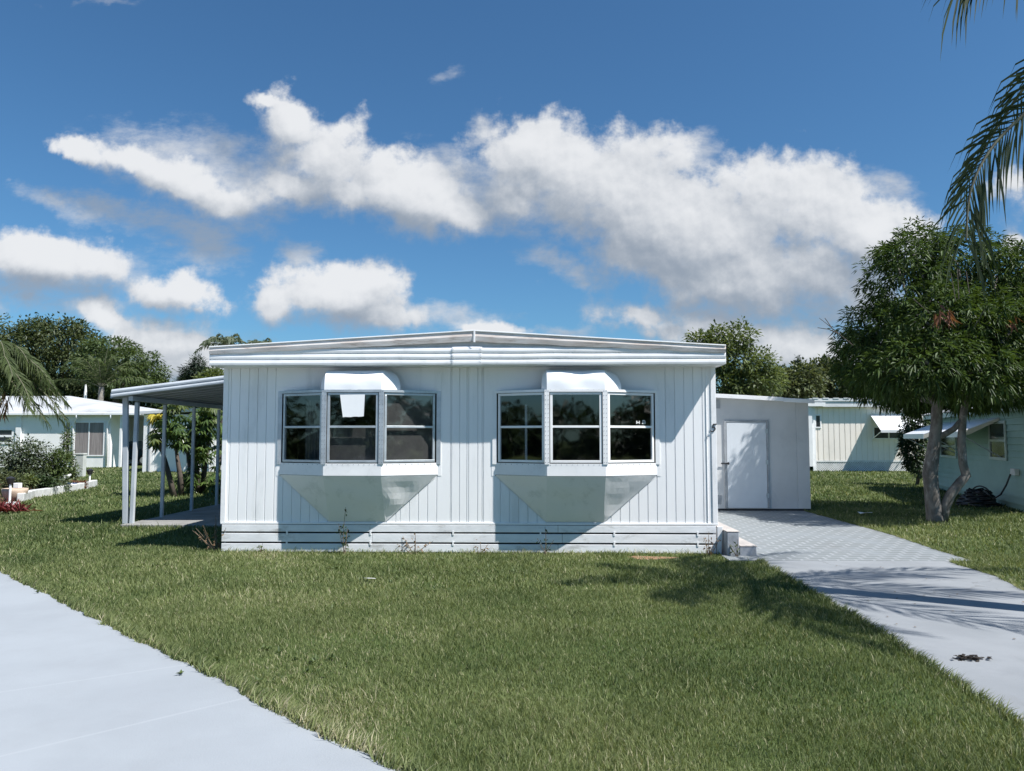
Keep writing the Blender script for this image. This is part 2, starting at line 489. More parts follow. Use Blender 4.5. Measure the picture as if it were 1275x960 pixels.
def glass_material():
    m = bpy.data.materials.new('window_glass')
    m.use_nodes = True
    t = NT(m.node_tree)
    for nd in list(m.node_tree.nodes):
        if nd.type != 'OUTPUT_MATERIAL':
            m.node_tree.nodes.remove(nd)
    out = [n for n in m.node_tree.nodes if n.type == 'OUTPUT_MATERIAL'][0]
    fr = t.n('ShaderNodeLayerWeight')
    fr.inputs[0].default_value = .5
    fr5 = t.math('POWER', fr.outputs['Facing'], 5.0)
    tr = t.n('ShaderNodeBsdfTransparent')
    tr.inputs[0].default_value = (.58, .62, .65, 1)
    gl = t.n('ShaderNodeBsdfGlossy')
    gl.inputs['Roughness'].default_value = .03
    tc = t.n('ShaderNodeTexCoord')
    b = t.n('ShaderNodeBump')
    b.inputs['Strength'].default_value = .12
    b.inputs['Distance'].default_value = .02
    t.link(t.noise(tc.outputs['Object'], 1.6, 2, .5), b.inputs['Height'])
    t.link(b.outputs[0], gl.inputs['Normal'])
    mx = t.n('ShaderNodeMixShader')
    t.link(t.math('MULTIPLY_ADD', fr5, .84, .15), mx.inputs[0])
    t.link(tr.outputs[0], mx.inputs[1])
    t.link(gl.outputs[0], mx.inputs[2])
    t.link(mx.outputs[0], out.inputs[0])
    MATS['glass'] = m


paver_material()
road_joints()
driveway_material()
weather('concrete_drive', .35, .35, .35)
weather('stamped', 0.0, .25, .3)
soil_material()
glass_material()
mat('dark_glass', (.02, .024, .028), (.035, .04, .045), .08, 2, spec=.6)

# ------------------------------------------------------------------ builders
ORI = {}


def tag(o, label=None, cat=None, group=None, kind=None):
    if label:
        o['label'] = label
    if cat:
        o['category'] = cat
    if group:
        o['group'] = group
    if kind:
        o['kind'] = kind
    return o


def thing(name, label, cat, loc, group=None):
    o = bpy.data.objects.new(name, None)
    o.empty_display_size = .2
    o.location = loc
    COL.objects.link(o)
    ORI[o.name] = Vector(loc)
    return tag(o, label, cat, group)


def link_mesh(name, me, m, parent=None, origin=None):
    if m:
        me.materials.append(MATS[m] if isinstance(m, str) else m)
    o = bpy.data.objects.new(name, me)
    COL.objects.link(o)
    if parent:
        o.parent = parent
        ORI[o.name] = ORI[parent.name]
    else:
        o.location = origin if origin is not None else (0, 0, 0)
        ORI[o.name] = Vector(o.location)
    return o


class MB:
    """collects shapes in world space and links them as one mesh"""
    def __init__(self, T=None):
        self.v, self.f, self.T = [], [], T
        self.mi, self.k, self.pc = [], 0, []

    def add(self, pts, faces):
        k = len(self.v)
        for p in pts:
            p = Vector(p)
            self.v.append(self.T @ p if self.T else p)
        self.f += [tuple(i + k for i in f) for f in faces]
        self.mi += [self.k] * len(faces)
        self.pc.append((k, len(self.v), len(self.f) - len(faces), len(self.f)))
        return self

    def poly(self, *pts):
        return self.add(pts, [tuple(range(len(pts)))])

    def box(self, a, b):
        x0, y0, z0 = (min(p, q) for p, q in zip(a, b))
        x1, y1, z1 = (max(p, q) for p, q in zip(a, b))
        return self.add([(x0, y0, z0), (x1, y0, z0), (x1, y1, z0), (x0, y1, z0), (x0, y0, z1), (x1, y0, z1), (x1, y1, z1), (x0, y1, z1)],
                        [(3, 2, 1, 0), (4, 5, 6, 7), (0, 1, 5, 4), (1, 2, 6, 5), (2, 3, 7, 6), (3, 0, 4, 7)])

    def prism(self, pts, vec):
        n = len(pts)
        a = [Vector(p) for p in pts]
        b = [p + Vector(vec) for p in a]
        return self.add(a + b, [tuple(range(n))[::-1], tuple(range(n, 2 * n))] + [(i, (i + 1) % n, n + (i + 1) % n, n + i) for i in range(n)])

    def bar(self, p, q, w, h, up=(0, 0, 1)):
        """a rectangular bar from p to q, w wide and h high"""
        p, q = Vector(p), Vector(q)
        d = (q - p).normalized()
        s = d.cross(Vector(up))
        s = s.normalized() if s.length > 1e-5 else Vector((1, 0, 0))
        u = s.cross(d).normalized()
        c = [s * (i * w / 2) + u * (j * h / 2) for i, j in ((-1, -1), (1, -1), (1, 1), (-1, 1))]
        return self.add([p + x for x in c] + [q + x for x in c],
                        [(3, 2, 1, 0), (4, 5, 6, 7), (0, 1, 5, 4), (1, 2, 6, 5), (2, 3, 7, 6), (3, 0, 4, 7)])

    def tube(self, pts, rad, n=8):
        pts = [Vector(p) for p in pts]
        if not hasattr(rad, '__len__'):
            rad = [rad] * len(pts)
        vs, fs = [], []
        ref = Vector((.31, .95, .1))
        for i, p in enumerate(pts):
            d = (pts[min(i + 1, len(pts) - 1)] - pts[max(i - 1, 0)]).normalized()
            s = d.cross(ref)
            if s.length < .1:
                s = d.cross(Vector((1, 0, 0)))
            s.normalize()
            u = s.cross(d)
            for k in range(n):
                a = 2 * PI * k / n
                vs.append(p + (s * math.cos(a) + u * math.sin(a)) * rad[i])
        for i in range(len(pts) - 1):
            for k in range(n):
                fs.append((i * n + k, i * n + (k + 1) % n, (i + 1) * n + (k + 1) % n, (i + 1) * n + k))
        fs.append(tuple(range(n))[::-1])
        fs.append(tuple(range((len(pts) - 1) * n, len(pts) * n)))
        return self.add(vs, fs)

    def lathe(self, c, prof, n=20):
        vs, fs = [], []
        for r, z in prof:
            for k in range(n):
                a = 2 * PI * k / n
                vs.append((c[0] + r * math.cos(a), c[1] + r * math.sin(a), c[2] + z))
        m = len(prof)
        for i in range(m - 1):
            for k in range(n):
                fs.append((i * n + k, i * n + (k + 1) % n, (i + 1) * n + (k + 1) % n, (i + 1) * n + k))
        fs.append(tuple(range(n))[::-1])
        fs.append(tuple(range((m - 1) * n, m * n)))
        return self.add(vs, fs)

    def grid(self, rows):
        n = len(rows[0])
        fs = [(i * n + k, i * n + k + 1, (i + 1) * n + k + 1, (i + 1) * n + k) for i in range(len(rows) - 1) for k in range(n - 1)]
        return self.add([p for r in rows for p in r], fs)

    def build(self, name, m, parent=None, bevel=0.0, smooth=False, solid=0.0, origin=None, split=False, m2=None):
        if split and len(self.pc) > 1:
            for (v0, v1, f0, f1) in self.pc:
                s_ = MB()
                s_.v = self.v[v0:v1]
                s_.f = [tuple(i - v0 for i in f) for f in self.f[f0:f1]]
                s_.mi = self.mi[f0:f1]
                o = s_.build(name, m, parent, bevel, smooth, solid, origin)
            return o
        base = ORI[parent.name] if parent else (Vector(origin) if origin is not None else Vector((0, 0, 0)))
        me = bpy.data.meshes.new(name)
        me.from_pydata([tuple(p - base) for p in self.v], [], self.f)
        me.update()
        o = link_mesh(name, me, m, parent, base if not parent else None)
        if m2:
            me.materials.append(MATS[m2])
            me.polygons.foreach_set('material_index', self.mi)
        if smooth:
            for p in me.polygons:
                p.use_smooth = True
        if solid:
            md = o.modifiers.new('solid', 'SOLIDIFY')
            md.thickness = solid
            md.offset = 0
        if bevel:
            md = o.modifiers.new('bevel', 'BEVEL')
            md.width = bevel
            md.segments = 2
            md.limit_method = 'ANGLE'
            md.angle_limit = R(40)
        return o


def np_mesh(name, V, F, m, parent=None, tint=None, origin=None, ngon=3):
    base = ORI[parent.name] if parent else (Vector(origin) if origin is not None else Vector((0, 0, 0)))
    V = np.asarray(V, np.float32) - np.array(base, np.float32)
    me = bpy.data.meshes.new(name)
    F = np.asarray(F, np.int32)
    me.vertices.add(len(V))
    me.vertices.foreach_set('co', V.ravel())
    me.loops.add(F.size)
    me.loops.foreach_set('vertex_index', F.ravel())
    me.polygons.add(len(F))
    me.polygons.foreach_set('loop_start', np.arange(0, F.size, F.shape[1], dtype=np.int32))
    me.update(calc_edges=True)
    if tint is not None:
        a = me.attributes.new('tint', 'FLOAT', 'POINT')
        a.data.foreach_set('value', np.asarray(tint, np.float32))
    return link_mesh(name, me, m, parent, base if not parent else None)


def unit(a):
    return a / np.maximum(np.linalg.norm(a, axis=1, keepdims=True), 1e-6)


class Leaves:
    """many single leaves, each a folded diamond of four points"""
    def __init__(self):
        self.V, self.T = [], []

    def add(self, P, A, N, L, W, tint, droop=.25, fold=.15, wide=.42):
        P, A = np.asarray(P, float), unit(np.asarray(A, float))
        S = unit(np.cross(A, np.asarray(N, float)))
        Nn = np.cross(S, A)
        L = np.broadcast_to(np.asarray(L, float), (len(P),))[:, None]
        W = np.broadcast_to(np.asarray(W, float), (len(P),))[:, None]
        down = np.array([0, 0, -1.0])
        mid = P + A * L * wide + Nn * W * fold + down * L * droop * .25
        tip = P + A * L + down * L * droop
        q = np.stack([P, mid + S * W / 2, tip, mid - S * W / 2], 1)
        self.V.append(q.reshape(-1, 3))
        self.T.append(np.repeat(np.clip(tint, 0, 1), 4))

    def build(self, name, m, parent=None, origin=None):
        V = np.concatenate(self.V)
        k = np.arange(0, len(V), 4)
        F = np.concatenate([np.stack([k, k + 1, k + 2], 1), np.stack([k, k + 2, k + 3], 1)])
        return np_mesh(name, V, F, m, parent, np.concatenate(self.T), origin)


def rdir(n, rng=RNG):
    return unit(rng.normal(size=(n, 3)))


def crown(lv, lobes, n_clump, per, L, W, rng=RNG, shell=(.72, 1.05), droop=.3, spread=.28, tint=(.0, .75), updark=.0, clump=.25, uneven=.32):
    """leaf clumps over the outer part of a set of ellipsoids (centre, radii)"""
    C_ = np.array([l[0] for l in lobes], float)
    Rr = np.array([l[1] for l in lobes], float)
    w = (Rr[:, 0] * Rr[:, 1] + Rr[:, 0] * Rr[:, 2] + Rr[:, 1] * Rr[:, 2])
    idx = rng.choice(len(lobes), n_clump, p=w / w.sum())
    d = rdir(n_clump, rng)
    rr = shell[0] + (shell[1] - shell[0]) * rng.random(n_clump) ** .8
    ph = float(rng.random() * 50)
    bump = np.array([mnoise.noise((float(a[0]) * 2.2 + ph, float(a[1]) * 2.2 + int(i) * 3.1, float(a[2]) * 2.2)) for a, i in zip(d, idx)])
    rr = rr * (1 + uneven * bump)
    P = C_[idx] + d * Rr[idx] * rr[:, None]
    # drop the clumps that fall deep inside another lobe
    keep = np.ones(n_clump, bool)
    for c, r in zip(C_, Rr):
        keep &= np.linalg.norm((P - c) / r, axis=1) > shell[0] * .8
    P, d = P[keep], d[keep]
    n = len(P)
    ct = rng.random(n)
    P2 = np.repeat(P, per, 0)
    d2 = np.repeat(d, per, 0)
    off = rdir(n * per, rng)
    A = unit(d2 * .75 + off * 1.0)
    base = P2 + off * spread * rng.random((n * per, 1))
    t = tint[0] + (tint[1] - tint[0]) * (clump * np.repeat(ct, per) + (1 - clump) * rng.random(n * per))
    l = L * (.7 + .6 * rng.random(n * per))
    lv.add(base, A, rdir(n * per, rng) * .6 + np.array([0, 0, 1.0]), l, W * (.75 + .5 * rng.random(n * per)), t, droop)
    return P


def limb(mb, a, b, r0, r1, bend=.15, seg=7, n=7):
    a, b = Vector(a), Vector(b)
    L = (b - a).length
    o = Vector((random.uniform(-1, 1), random.uniform(-1, 1), random.uniform(-.4, .8))) * bend * L
    pts = []
    for i in range(seg + 1):
        t = i / seg
        pts.append(a.lerp(b, t) + o * math.sin(PI * t) * .6 + Vector((random.uniform(-1, 1), random.uniform(-1, 1), 0)) * r0 * .25 * (0 < i < seg))
    mb.tube(pts, [r0 + (r1 - r0) * i / seg for i in range(seg + 1)], n)


def vnoise(x, y, s, seed=0):
    """value noise on arrays"""
    x, y = x / s + 100.3, y / s + 100.7
    xi, yi = np.floor(x).astype(np.int64), np.floor(y).astype(np.int64)
    fx, fy = x - xi, y - yi
    fx, fy = fx * fx * (3 - 2 * fx), fy * fy * (3 - 2 * fy)

    def h(a, b):
        k = (a * 374761393 + b * 668265263 + seed * 982451653) & 0x7fffffff
        k = ((k ^ (k >> 13)) * 1274126177) & 0x7fffffff
        return ((k ^ (k >> 16)) & 0xffff) / 65535.0
    return (h(xi, yi) * (1 - fx) + h(xi + 1, yi) * fx) * (1 - fy) + (h(xi, yi + 1) * (1 - fx) + h(xi + 1, yi + 1) * fx) * fy


# ------------------------------------------------------------------ ground, road, driveway
MB().poly((-400, -300, 0), (400, -300, 0), (400, 600, 0), (-400, 600, 0)).build('ground', 'soil')['kind'] = 'structure'

ROAD_EDGE = [(-26, 22.5), (-17, 18.2), (-11.5, 14.0), (-6.66, 9.58), (-3.53, 6.62), (-2.18, 5.38), (-1.2, 4.42), (-.65, 3.93), (.9, 2.5), (2.79, .9), (5.4, -1.2), (14, -7.5)]
road_pts = [(x, y, .006) for x, y in ROAD_EDGE] + [(14, -40, .006), (-26, -40, .006)]
MB().poly(*road_pts[::-1]).build('road', 'concrete_road')['kind'] = 'structure'
DRIVE = [(2.79, .9), (5.25, -.9), (5.27, 8.55), (5.48, 9.4), (5.50, 10.47), (5.52, 10.56), (3.0, 10.56), (2.93, 6.8), (2.81, 5.0)]
MB().prism([(x, y, -.05) for x, y in DRIVE], (0, 0, .062)).build('driveway', 'concrete_drive', bevel=.006)['kind'] = 'structure'
REAR = [(2.62, 10.575), (5.86, 10.575), (5.9, 11.6), (6.07, 13.4), (6.07, 17.9), (2.62, 17.9)]
MB().prism([(x, y, -.05) for x, y in REAR], (0, 0, .064)).build('stamped_driveway', 'stamped', bevel=.006)['kind'] = 'structure'
MB().box((-7.62, 14.15, -.05), (-4.56, 23, .05)).build('carport_floor', 'concrete_slab', bevel=.01)['kind'] = 'structure'
# bare patch of soil by the skirting
pp = []
for k in range(18):
    a = 2 * PI * k / 18
    r = 1 + .25 * math.sin(3 * a + 1) + .12 * math.sin(7 * a)
    pp.append((1.62 + .32 * r * math.cos(a), 10.78 + .15 * r * math.sin(a), .005))
MB().poly(*pp).build('bare_patch', 'bare_soil')['kind'] = 'structure'

# ------------------------------------------------------------------ the mobile home
F = 11.15            # front wall plane
XL, XR = -4.52, 2.61
BACK = 24.0
ZS = .43             # bottom of the siding
ZSOF = 2.68          # soffit
home = thing('mobile_home', 'wide white mobile home with two bay windows and ribbed eaves facing the lawn', 'mobile home', ((XL + XR) / 2, F, 0))
BAYS = [(-3.68, -2.94, -2.13, -1.38), (-.55, .19, 1.0, 1.77)]
ZB0, ZB1 = 1.12, 2.32      # apron bottom, window head
BD = .385


def grooved(mb, x0, x1, z0, z1, grooves, y=F, g=.014, dep=.013):
    xs = [x0]
    rows = []
    prof = [(x0, y)]
    for gx in grooves:
        if x0 + g < gx < x1 - g:
            prof += [(gx - g / 2, y), (gx - g / 2 + .003, y + dep), (gx + g / 2 - .003, y + dep), (gx + g / 2, y)]
    prof.append((x1, y))
    mb.grid([[(x, yy, z0) for x, yy in prof], [(x, yy, z1) for x, yy in prof]])


GR = []
x = XL + .10
k = 0
while x < XR - .08:
    GR.append(x)
    x += (.132, .128, .131, .135, .062)[k % 5] if 9 < k < 30 and k % 5 == 4 else .132
    k += 1
GR += [-1.18, -.96, -.72]
GR = sorted(GR)
wall = MB()
segs = [(XL, BAYS[0][0] - .05), (BAYS[0][3] + .05, BAYS[1][0] - .05), (BAYS[1][3] + .05, XR)]
for a, b in segs:
    grooved(wall, a, b, ZS, ZSOF, GR)
for B in BAYS:
    grooved(wall, B[0] - .05, B[3] + .05, ZS, ZB0 - .02, GR)
    # smooth flashing above the windows and beside them
    wall.box((B[0] - .05, F - .006, ZB1), (B[3] + .05, F + .02, ZSOF))
    wall.box((B[0] - .052, F - .004, ZB0 - .02), (B[0] - .0, F + .02, ZB1))
    wall.box((B[3] + .0, F - .004, ZB0 - .02), (B[3] + .052, F + .02, ZB1))
# sides and back
for xx in (XL, XR):
    wall.box((xx - .01 if xx < 0 else xx - .02, F + .02, ZS), (xx + .02 if xx < 0 else xx + .01, BACK, ZSOF + .1))
wall.box((XL, BACK - .02, ZS), (XR, BACK, ZSOF + .1))
wall.build('wall', 'siding', home)
mb = MB()
for xx in (XL - .012, XR - .062):
    mb.box((xx, F - .014, ZS - .02), (xx + .074, F + .07, ZSOF - .004))
mb.box((XR - .135, F - .010, ZS - .01), (XR - .118, F + .01, ZSOF - .004))
mb.build('corner_trim', 'trim_white', home, bevel=.005, split=True)
# bottom flashing
MB().box((XL - .005, F - .016, ZS - .025), (XR + .01, F + .01, ZS + .004)).build('bottom_flashing', 'trim_white', home, bevel=.003)
# interior
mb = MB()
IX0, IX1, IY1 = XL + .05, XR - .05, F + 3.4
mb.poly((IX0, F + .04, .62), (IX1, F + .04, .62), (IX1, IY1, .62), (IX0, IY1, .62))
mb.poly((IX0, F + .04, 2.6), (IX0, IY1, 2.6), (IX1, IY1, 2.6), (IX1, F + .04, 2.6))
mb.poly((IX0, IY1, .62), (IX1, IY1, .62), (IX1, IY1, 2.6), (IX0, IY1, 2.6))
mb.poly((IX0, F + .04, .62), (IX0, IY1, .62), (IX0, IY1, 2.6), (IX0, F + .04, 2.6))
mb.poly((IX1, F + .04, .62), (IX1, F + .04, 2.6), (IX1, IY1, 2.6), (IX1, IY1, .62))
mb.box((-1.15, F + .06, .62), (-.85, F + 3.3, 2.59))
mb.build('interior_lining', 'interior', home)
# skirting boards, with dark gaps
MB().box((XL + .06, F + .05, 0), (XR - .05, F + .07, ZS)).build('skirting_backing', 'dark_gap', home)
for (z0, z1, dx) in ((.012, .130, 0), (.154, .276, .012), (.299, .398, 0)):
    mb = MB()
    cuts = [XL + .015, -2.35 + dx * 3, .35 + dx * 5, XR - .02]
    for a, b in zip(cuts[:-1], cuts[1:]):
        mb.box((a + .002, F - .018, z0), (b - .002, F + .012, z1))
    mb.build('skirting_board', 'skirt', home, bevel=.004, split=True)
mb = MB()
for xx in (-3.55, -2.34, -1.15, .1, 1.15, 2.33):
    for z in (.142, .287):
        mb.box((xx - .012, F - .026, z - .03), (xx + .012, F - .0185, z + .03))
mb.build('skirting_clip', 'trim_white', home, split=True)
MB().prism([(XR - .01, F - .02, .0), (XR + .05, F - .025, 0), (XR + .075, F - .025, .39), (XR - .0, F - .02, .39)], (0, .05, 0)).build('skirting_end_cap', 'trim_white', home, bevel=.004)
MB().box((XR - .05, F + .06, 0), (XR - .03, BACK, ZS)).box((XL + .03, F + .06, 0), (XL + .05, BACK, ZS)).build('side_skirting', 'skirt', home, split=True)

# roof
FY = F - .365
RX = -.84
roof = MB()


def roof_z(x, z_e=2.93, z_r=3.15):
    return z_r - (z_r - z_e) * (abs(x - RX) / (RX - XL + .06) if x < RX else abs(x - RX) / (XR + .06 - RX))


xa, xb = XL - .06, XR + .06
roof.prism([(xa, FY + .03, ZSOF + .02), (xb, FY + .03, ZSOF + .02), (xb, FY + .03, 2.88), (RX, FY + .03, 3.10), (xa, FY + .03, 2.88)], (0, BACK - FY + .3, 0))
rf = roof.build('roof', 'roof_white', home)
# weathered edge strip along the gable
mb = MB()
for a, b in ((xa - .01, RX), (RX, xb + .01)):
    za, zb = (roof_z(a), roof_z(b))
    zza, zzb = za - (.10 if a < RX else .15), zb - (.10 if b > RX else .15)
    steps = 24
    rows0, rows1, rows2, rows3 = [], [], [], []
    for i in range(steps + 1):
        t = i / steps
        xx = a + (b - a) * t
        zt = za + (zb - za) * t + .006 * mnoise.noise((xx * 2.3, 0, 4))
        zb_ = zza + (zzb - zza) * t + .012 * mnoise.noise((xx * 3.1, 7, 1))
        rows0.append((xx, FY + .35, zt + .012))
        rows1.append((xx, FY - .035, zt))
        rows2.append((xx, FY - .045, (zt + zb_) / 2))
        rows3.append((xx, FY - .03, zb_))
    mb.grid([rows3, rows2, rows1, rows0])
    mb.grid([[(p[0], FY + .02, p[2] + .004) for p in rows3], rows3])
o = mb.build('roof_edge', 'roof_edge', rf, split=True)
MB().bar((RX + .015, FY - .052, 2.985), (RX + .015, FY - .052, 3.15), .026, .006, (0, 1, 0)).build('ridge_clip', 'trim_white', rf, bevel=.003)
# top drip line along the gable
mb = MB()
mb.bar((xa - .01, FY - .04, roof_z(xa) + .002), (RX, FY - .04, roof_z(RX) + .002), .03, .018)
mb.bar((RX, FY - .04, roof_z(RX) + .002), (xb + .01, FY - .04, roof_z(xb) + .002), .03, .018)
mb.build('drip_edge', 'trim_white', rf, bevel=.004, split=True)

# fascia: a ribbed band in two long lengths with a splice plate between
def rib_profile(z0, z1, n, y):
    out = []
    for i in range(n):
        a = z0 + (z1 - z0) * i / n
        b = z0 + (z1 - z0) * (i + 1) / n
        h = b - a
        out += [(y + .012, a), (y - .006, a + h * .08), (y - .010, a + h * .35), (y - .007, a + h * .70), (y + .008, a + h * .84), (y + .012, b)]
    return out


def rib_band(mb, x0, x1, prof, wob=.004):
    n = max(2, int((x1 - x0) / .15))
    rows = []
    for i in range(n + 1):
        xx = x0 + (x1 - x0) * i / n
        w = wob * mnoise.noise((xx * 1.7, 3, 9))
        rows.append([(xx, y + w, z + w * 1.2) for y, z in prof])
    mb.grid([list(c) for c in zip(*rows)])


fas = MB()
prof = rib_profile(ZSOF - .005, 2.925, 3, FY - .005)
rib_band(fas, xa - .012, -1.10, prof)
rib_band(fas, -.74, xb + .012, prof)
fo = fas.build('fascia', 'trim_white', home, solid=.006, split=True)
mb = MB()
rib_band(mb, -1.14, -.72, [(y - .012, z - (.012 if i == 0 else 0)) for i, (y, z) in enumerate(rib_profile(ZSOF - .012, 2.935, 3, FY - .005))])
mb.k = 1
for z in np.linspace(2.70, 2.92, 7):
    for xx in (-1.125, -.735):
        mb.lathe((xx, FY - .034, z), [(.004, -.004), (.006, 0), (.004, .004)], 6)
mb.build('splice_plate', 'trim_white', fo, m2='rivet')
MB().box((xa, FY + .012, ZSOF - .012), (xb, F + .03, ZSOF + .012)).build('soffit', 'trim_white', home)
# fascia ends wrap round the corner
mb = MB()
for xx in (xa - .012, xb + .012):
    mb.box((xx - .006, FY - .005, ZSOF), (xx + .006, BACK + .2, 2.92))
mb.build('side_fascia', 'trim_white', home, split=True)


def bay(B, paint, label):
    x0, c0, c1, x1 = B
    b = MB()
    # plan corners
    W0, W1 = Vector((x0, F, 0)), Vector((x1, F, 0))
    Cc0, Cc1 = Vector((c0, F - BD, 0)), Vector((c1, F - BD, 0))
    zw0, zw1 = 1.29, ZB1 - .01
    wedge_z = ZS + .02
    up = lambda p, z: Vector((p.x, p.y, z))
    # apron below the windows
    for p, q in ((W0, Cc0), (Cc0, Cc1), (Cc1, W1)):
        b.poly(up(p, ZB0), up(q, ZB0), up(q, zw0), up(p, zw0))
    root = b.build('bay_window', 'trim_white', home, solid=.008)
    root['label'] = label
    # tapered underside of bent sheet, three facets
    b = MB()
    Bt0, Bt1 = Vector((c0 + .0, F - .012, wedge_z)), Vector((c1 - .0, F - .012, wedge_z))

    def facet(p, q, r, s, n=7, amp=.012, seed=0):
        rows = []
        for i in range(n + 1):
            t = i / n
            row = []
            for j in range(n + 1):
                u = j / n
                pt = p.lerp(q, u).lerp(s.lerp(r, u), t)
                e = 4 * min(u, 1 - u, t, 1 - t, .25)
                row.append(pt + Vector((0, -1, -.4)) * amp * e * mnoise.noise((pt.x * 3 + seed, pt.z * 3.3, seed)))
            rows.append(row)
        b.grid(rows)
    zt = ZB0 - .004
    facet(up(Cc0, zt), up(Cc1, zt), Bt1, Bt0, 8, .012, 1)
    facet(up(W0, zt) + Vector((0, -.012, 0)), up(Cc0, zt), Bt0, Bt0 + Vector((-.01, 0, .0)), 8, .016, 4)
    facet(up(Cc1, zt), up(W1, zt) + Vector((0, -.012, 0)), Bt1 + Vector((.01, 0, 0)), Bt1, 8, .024, 9)
    b.build('underside_panel', 'flash_metal', root, split=True)
    # curved hood
    b = MB()
    hh = .31
    n = 14
    parts_ = ([], [], [])
    for i in range(n + 1):
        a = (PI / 2) * (i / n) ** 1.5
        dy, dz = math.sin(a) ** .38, math.cos(a) ** .85
        y, z = F - (BD + .015) * dy, ZB1 + hh * dz
        m_ = 16
        sidel = Vector((c0 + (x0 - c0) * .10 * (dy ** 3.0), F - .008 - BD * .78 * dy ** 3.0, z))
        sider = Vector((c1 + (x1 - c1) * .32 * (dy ** 3.0), F - .008 - BD * .58 * dy ** 3.0, z))
        hipl, hipr = Vector((c0, y, z - .012 * dz)), Vector((c1, y, z - .012 * dz))
        mid = []
        for j in range(m_ + 1):
            u = j / m_
            wob = .018 * mnoise.noise((c0 + u * 2.2, i * .35, 5)) * math.sin(PI * u)
            mid.append(hipl.lerp(hipr, u) + Vector((0, -wob, wob - .010 * math.sin(PI * u) * dz)))
        parts_[0].append([sidel.lerp(hipl, j / 4) for j in range(5)])
        parts_[1].append(mid)
        parts_[2].append([hipr.lerp(sider, j / 4) for j in range(5)])
    for pt_ in parts_:
        b.grid(pt_)
    hd = b.build('hood', 'hood_metal', root, smooth=True, split=True)
    # head strip and corner strips, riveted
    b = MB()
    for p, q in ((W0, Cc0), (Cc0, Cc1), (Cc1, W1)):
        d = (q - p).normalized()
        nrm = Vector((d.y, -d.x, 0))
        b.bar(up(p, ZB1 - .012) + nrm * .006, up(q, ZB1 - .012) + nrm * .006, .02, .036)
    for p, e in ((Cc0, 0), (Cc1, 0)):
        b.box((p.x - .034, p.y - .014, zw0 - .01), (p.x + .034, p.y + .02, zw1 + .004))
    b.box((x0 - .04, F - .016, zw0 - .02), (x0 + .02, F + .01, zw1 + .015))
    b.box((x1 - .02, F - .016, zw0 - .02), (x1 + .04, F + .01, zw1 + .015))
    b.k = 1
    for z in np.arange(zw0 + .02, zw1, .062):
        for xx in (c0 - .018, c0 + .018, c1 - .018, c1 + .018):
            b.lathe((xx, F - BD - .0145, z), [(.0035, -.004), (.0055, 0), (.0035, .004)], 6)
    for xx in np.arange(c0 + .05, c1 - .03, .075):
        b.lathe((xx, F - BD - .012, ZB1 - .002), [(.0035, -.004), (.0055, 0), (.0035, .004)], 6)
        b.lathe((xx, F - BD - .006, zw0 - .016), [(.0035, -.004), (.0055, 0), (.0035, .004)], 6)
    for p, q in ((W0, Cc0), (Cc1, W1)):
        for t in np.arange(.1, .95, .11):
            c = p.lerp(q, t)
            b.lathe((c.x, c.y - .008, zw0 - .016), [(.0035, -.004), (.0055, 0), (.0035, .004)], 6)
            b.lathe((c.x, c.y - .010, ZB1 - .002), [(.0035, -.004), (.0055, 0), (.0035, .004)], 6)
    b.build('corner_strip', paint, root, m2='rivet')
    # three windows: frame, mid rail, two panes
    for p, q in ((W0, Cc0), (Cc0, Cc1), (Cc1, W1)):
        d = (q - p).normalized()
        L = (q - p).length
        inn = Vector((-d.y, d.x, 0))
        if inn.y < 0:
            inn = -inn
        m0, m1 = .045, L - .045
        g = lambda s, z, dep=0.0: p + d * s + inn * dep + Vector((0, 0, z))
        b = MB()
        zz0, zz1 = zw0 + .012, zw1 - .025
        zm = (zz0 + zz1) / 2 + .01
        w = .034
        for (a0, a1, h0, h1) in ((m0, m1, zz0, zz0 + w), (m0, m1, zz1 - w, zz1), (m0, m1, zm - .016, zm + .016), (m0, m0 + w, zz0 + w, zz1 - w), (m1 - w, m1, zz0 + w, zz1 - w)):
            o0, o1 = (.0, .04) if h1 - h0 > .2 or abs(h1 - h0 - w) < .001 else (.004, .03)
            b.prism([g(a0, h0, o0), g(a1, h0, o0), g(a1, h0, o1), g(a0, h0, o1)], (0, 0, h1 - h0))
        b.build('window_frame', paint if paint == 'aluminium' else 'trim_white', root, bevel=.003)
        b = MB()
        b.poly(g(m0 + w - .004, zz0 + w - .004, .022), g(m1 - w + .004, zz0 + w - .004, .022), g(m1 - w + .004, zm, .022), g(m0 + w - .004, zm, .022))
        b.poly(g(m0 + w - .004, zm, .014), g(m1 - w + .004, zm, .014), g(m1 - w + .004, zz1 - w + .004, .014), g(m0 + w - .004, zz1 - w + .004, .014))
        b.build('pane', 'glass', root)
    # bay floor and ceiling
    b = MB()
    b.prism([up(W0, 1.26), up(Cc0, 1.26), up(Cc1, 1.26), up(W1, 1.26), (x1, F + .05, 1.26), (x0, F + .05, 1.26)], (0, 0, .02))
    b.prism([up(W0, ZB1 - .03), up(Cc0, ZB1 - .03), up(Cc1, ZB1 - .03), up(W1, ZB1 - .03), (x1, F + .05, ZB1 - .03), (x0, F + .05, ZB1 - .03)], (0, 0, .02))
    b.build('bay_board', 'interior', root, split=True)
    return root


bay1 = bay(BAYS[0], 'aluminium', 'bay window with bare grey aluminium frames')
bay2 = bay(BAYS[1], 'trim_white', 'bay window with white painted frames')


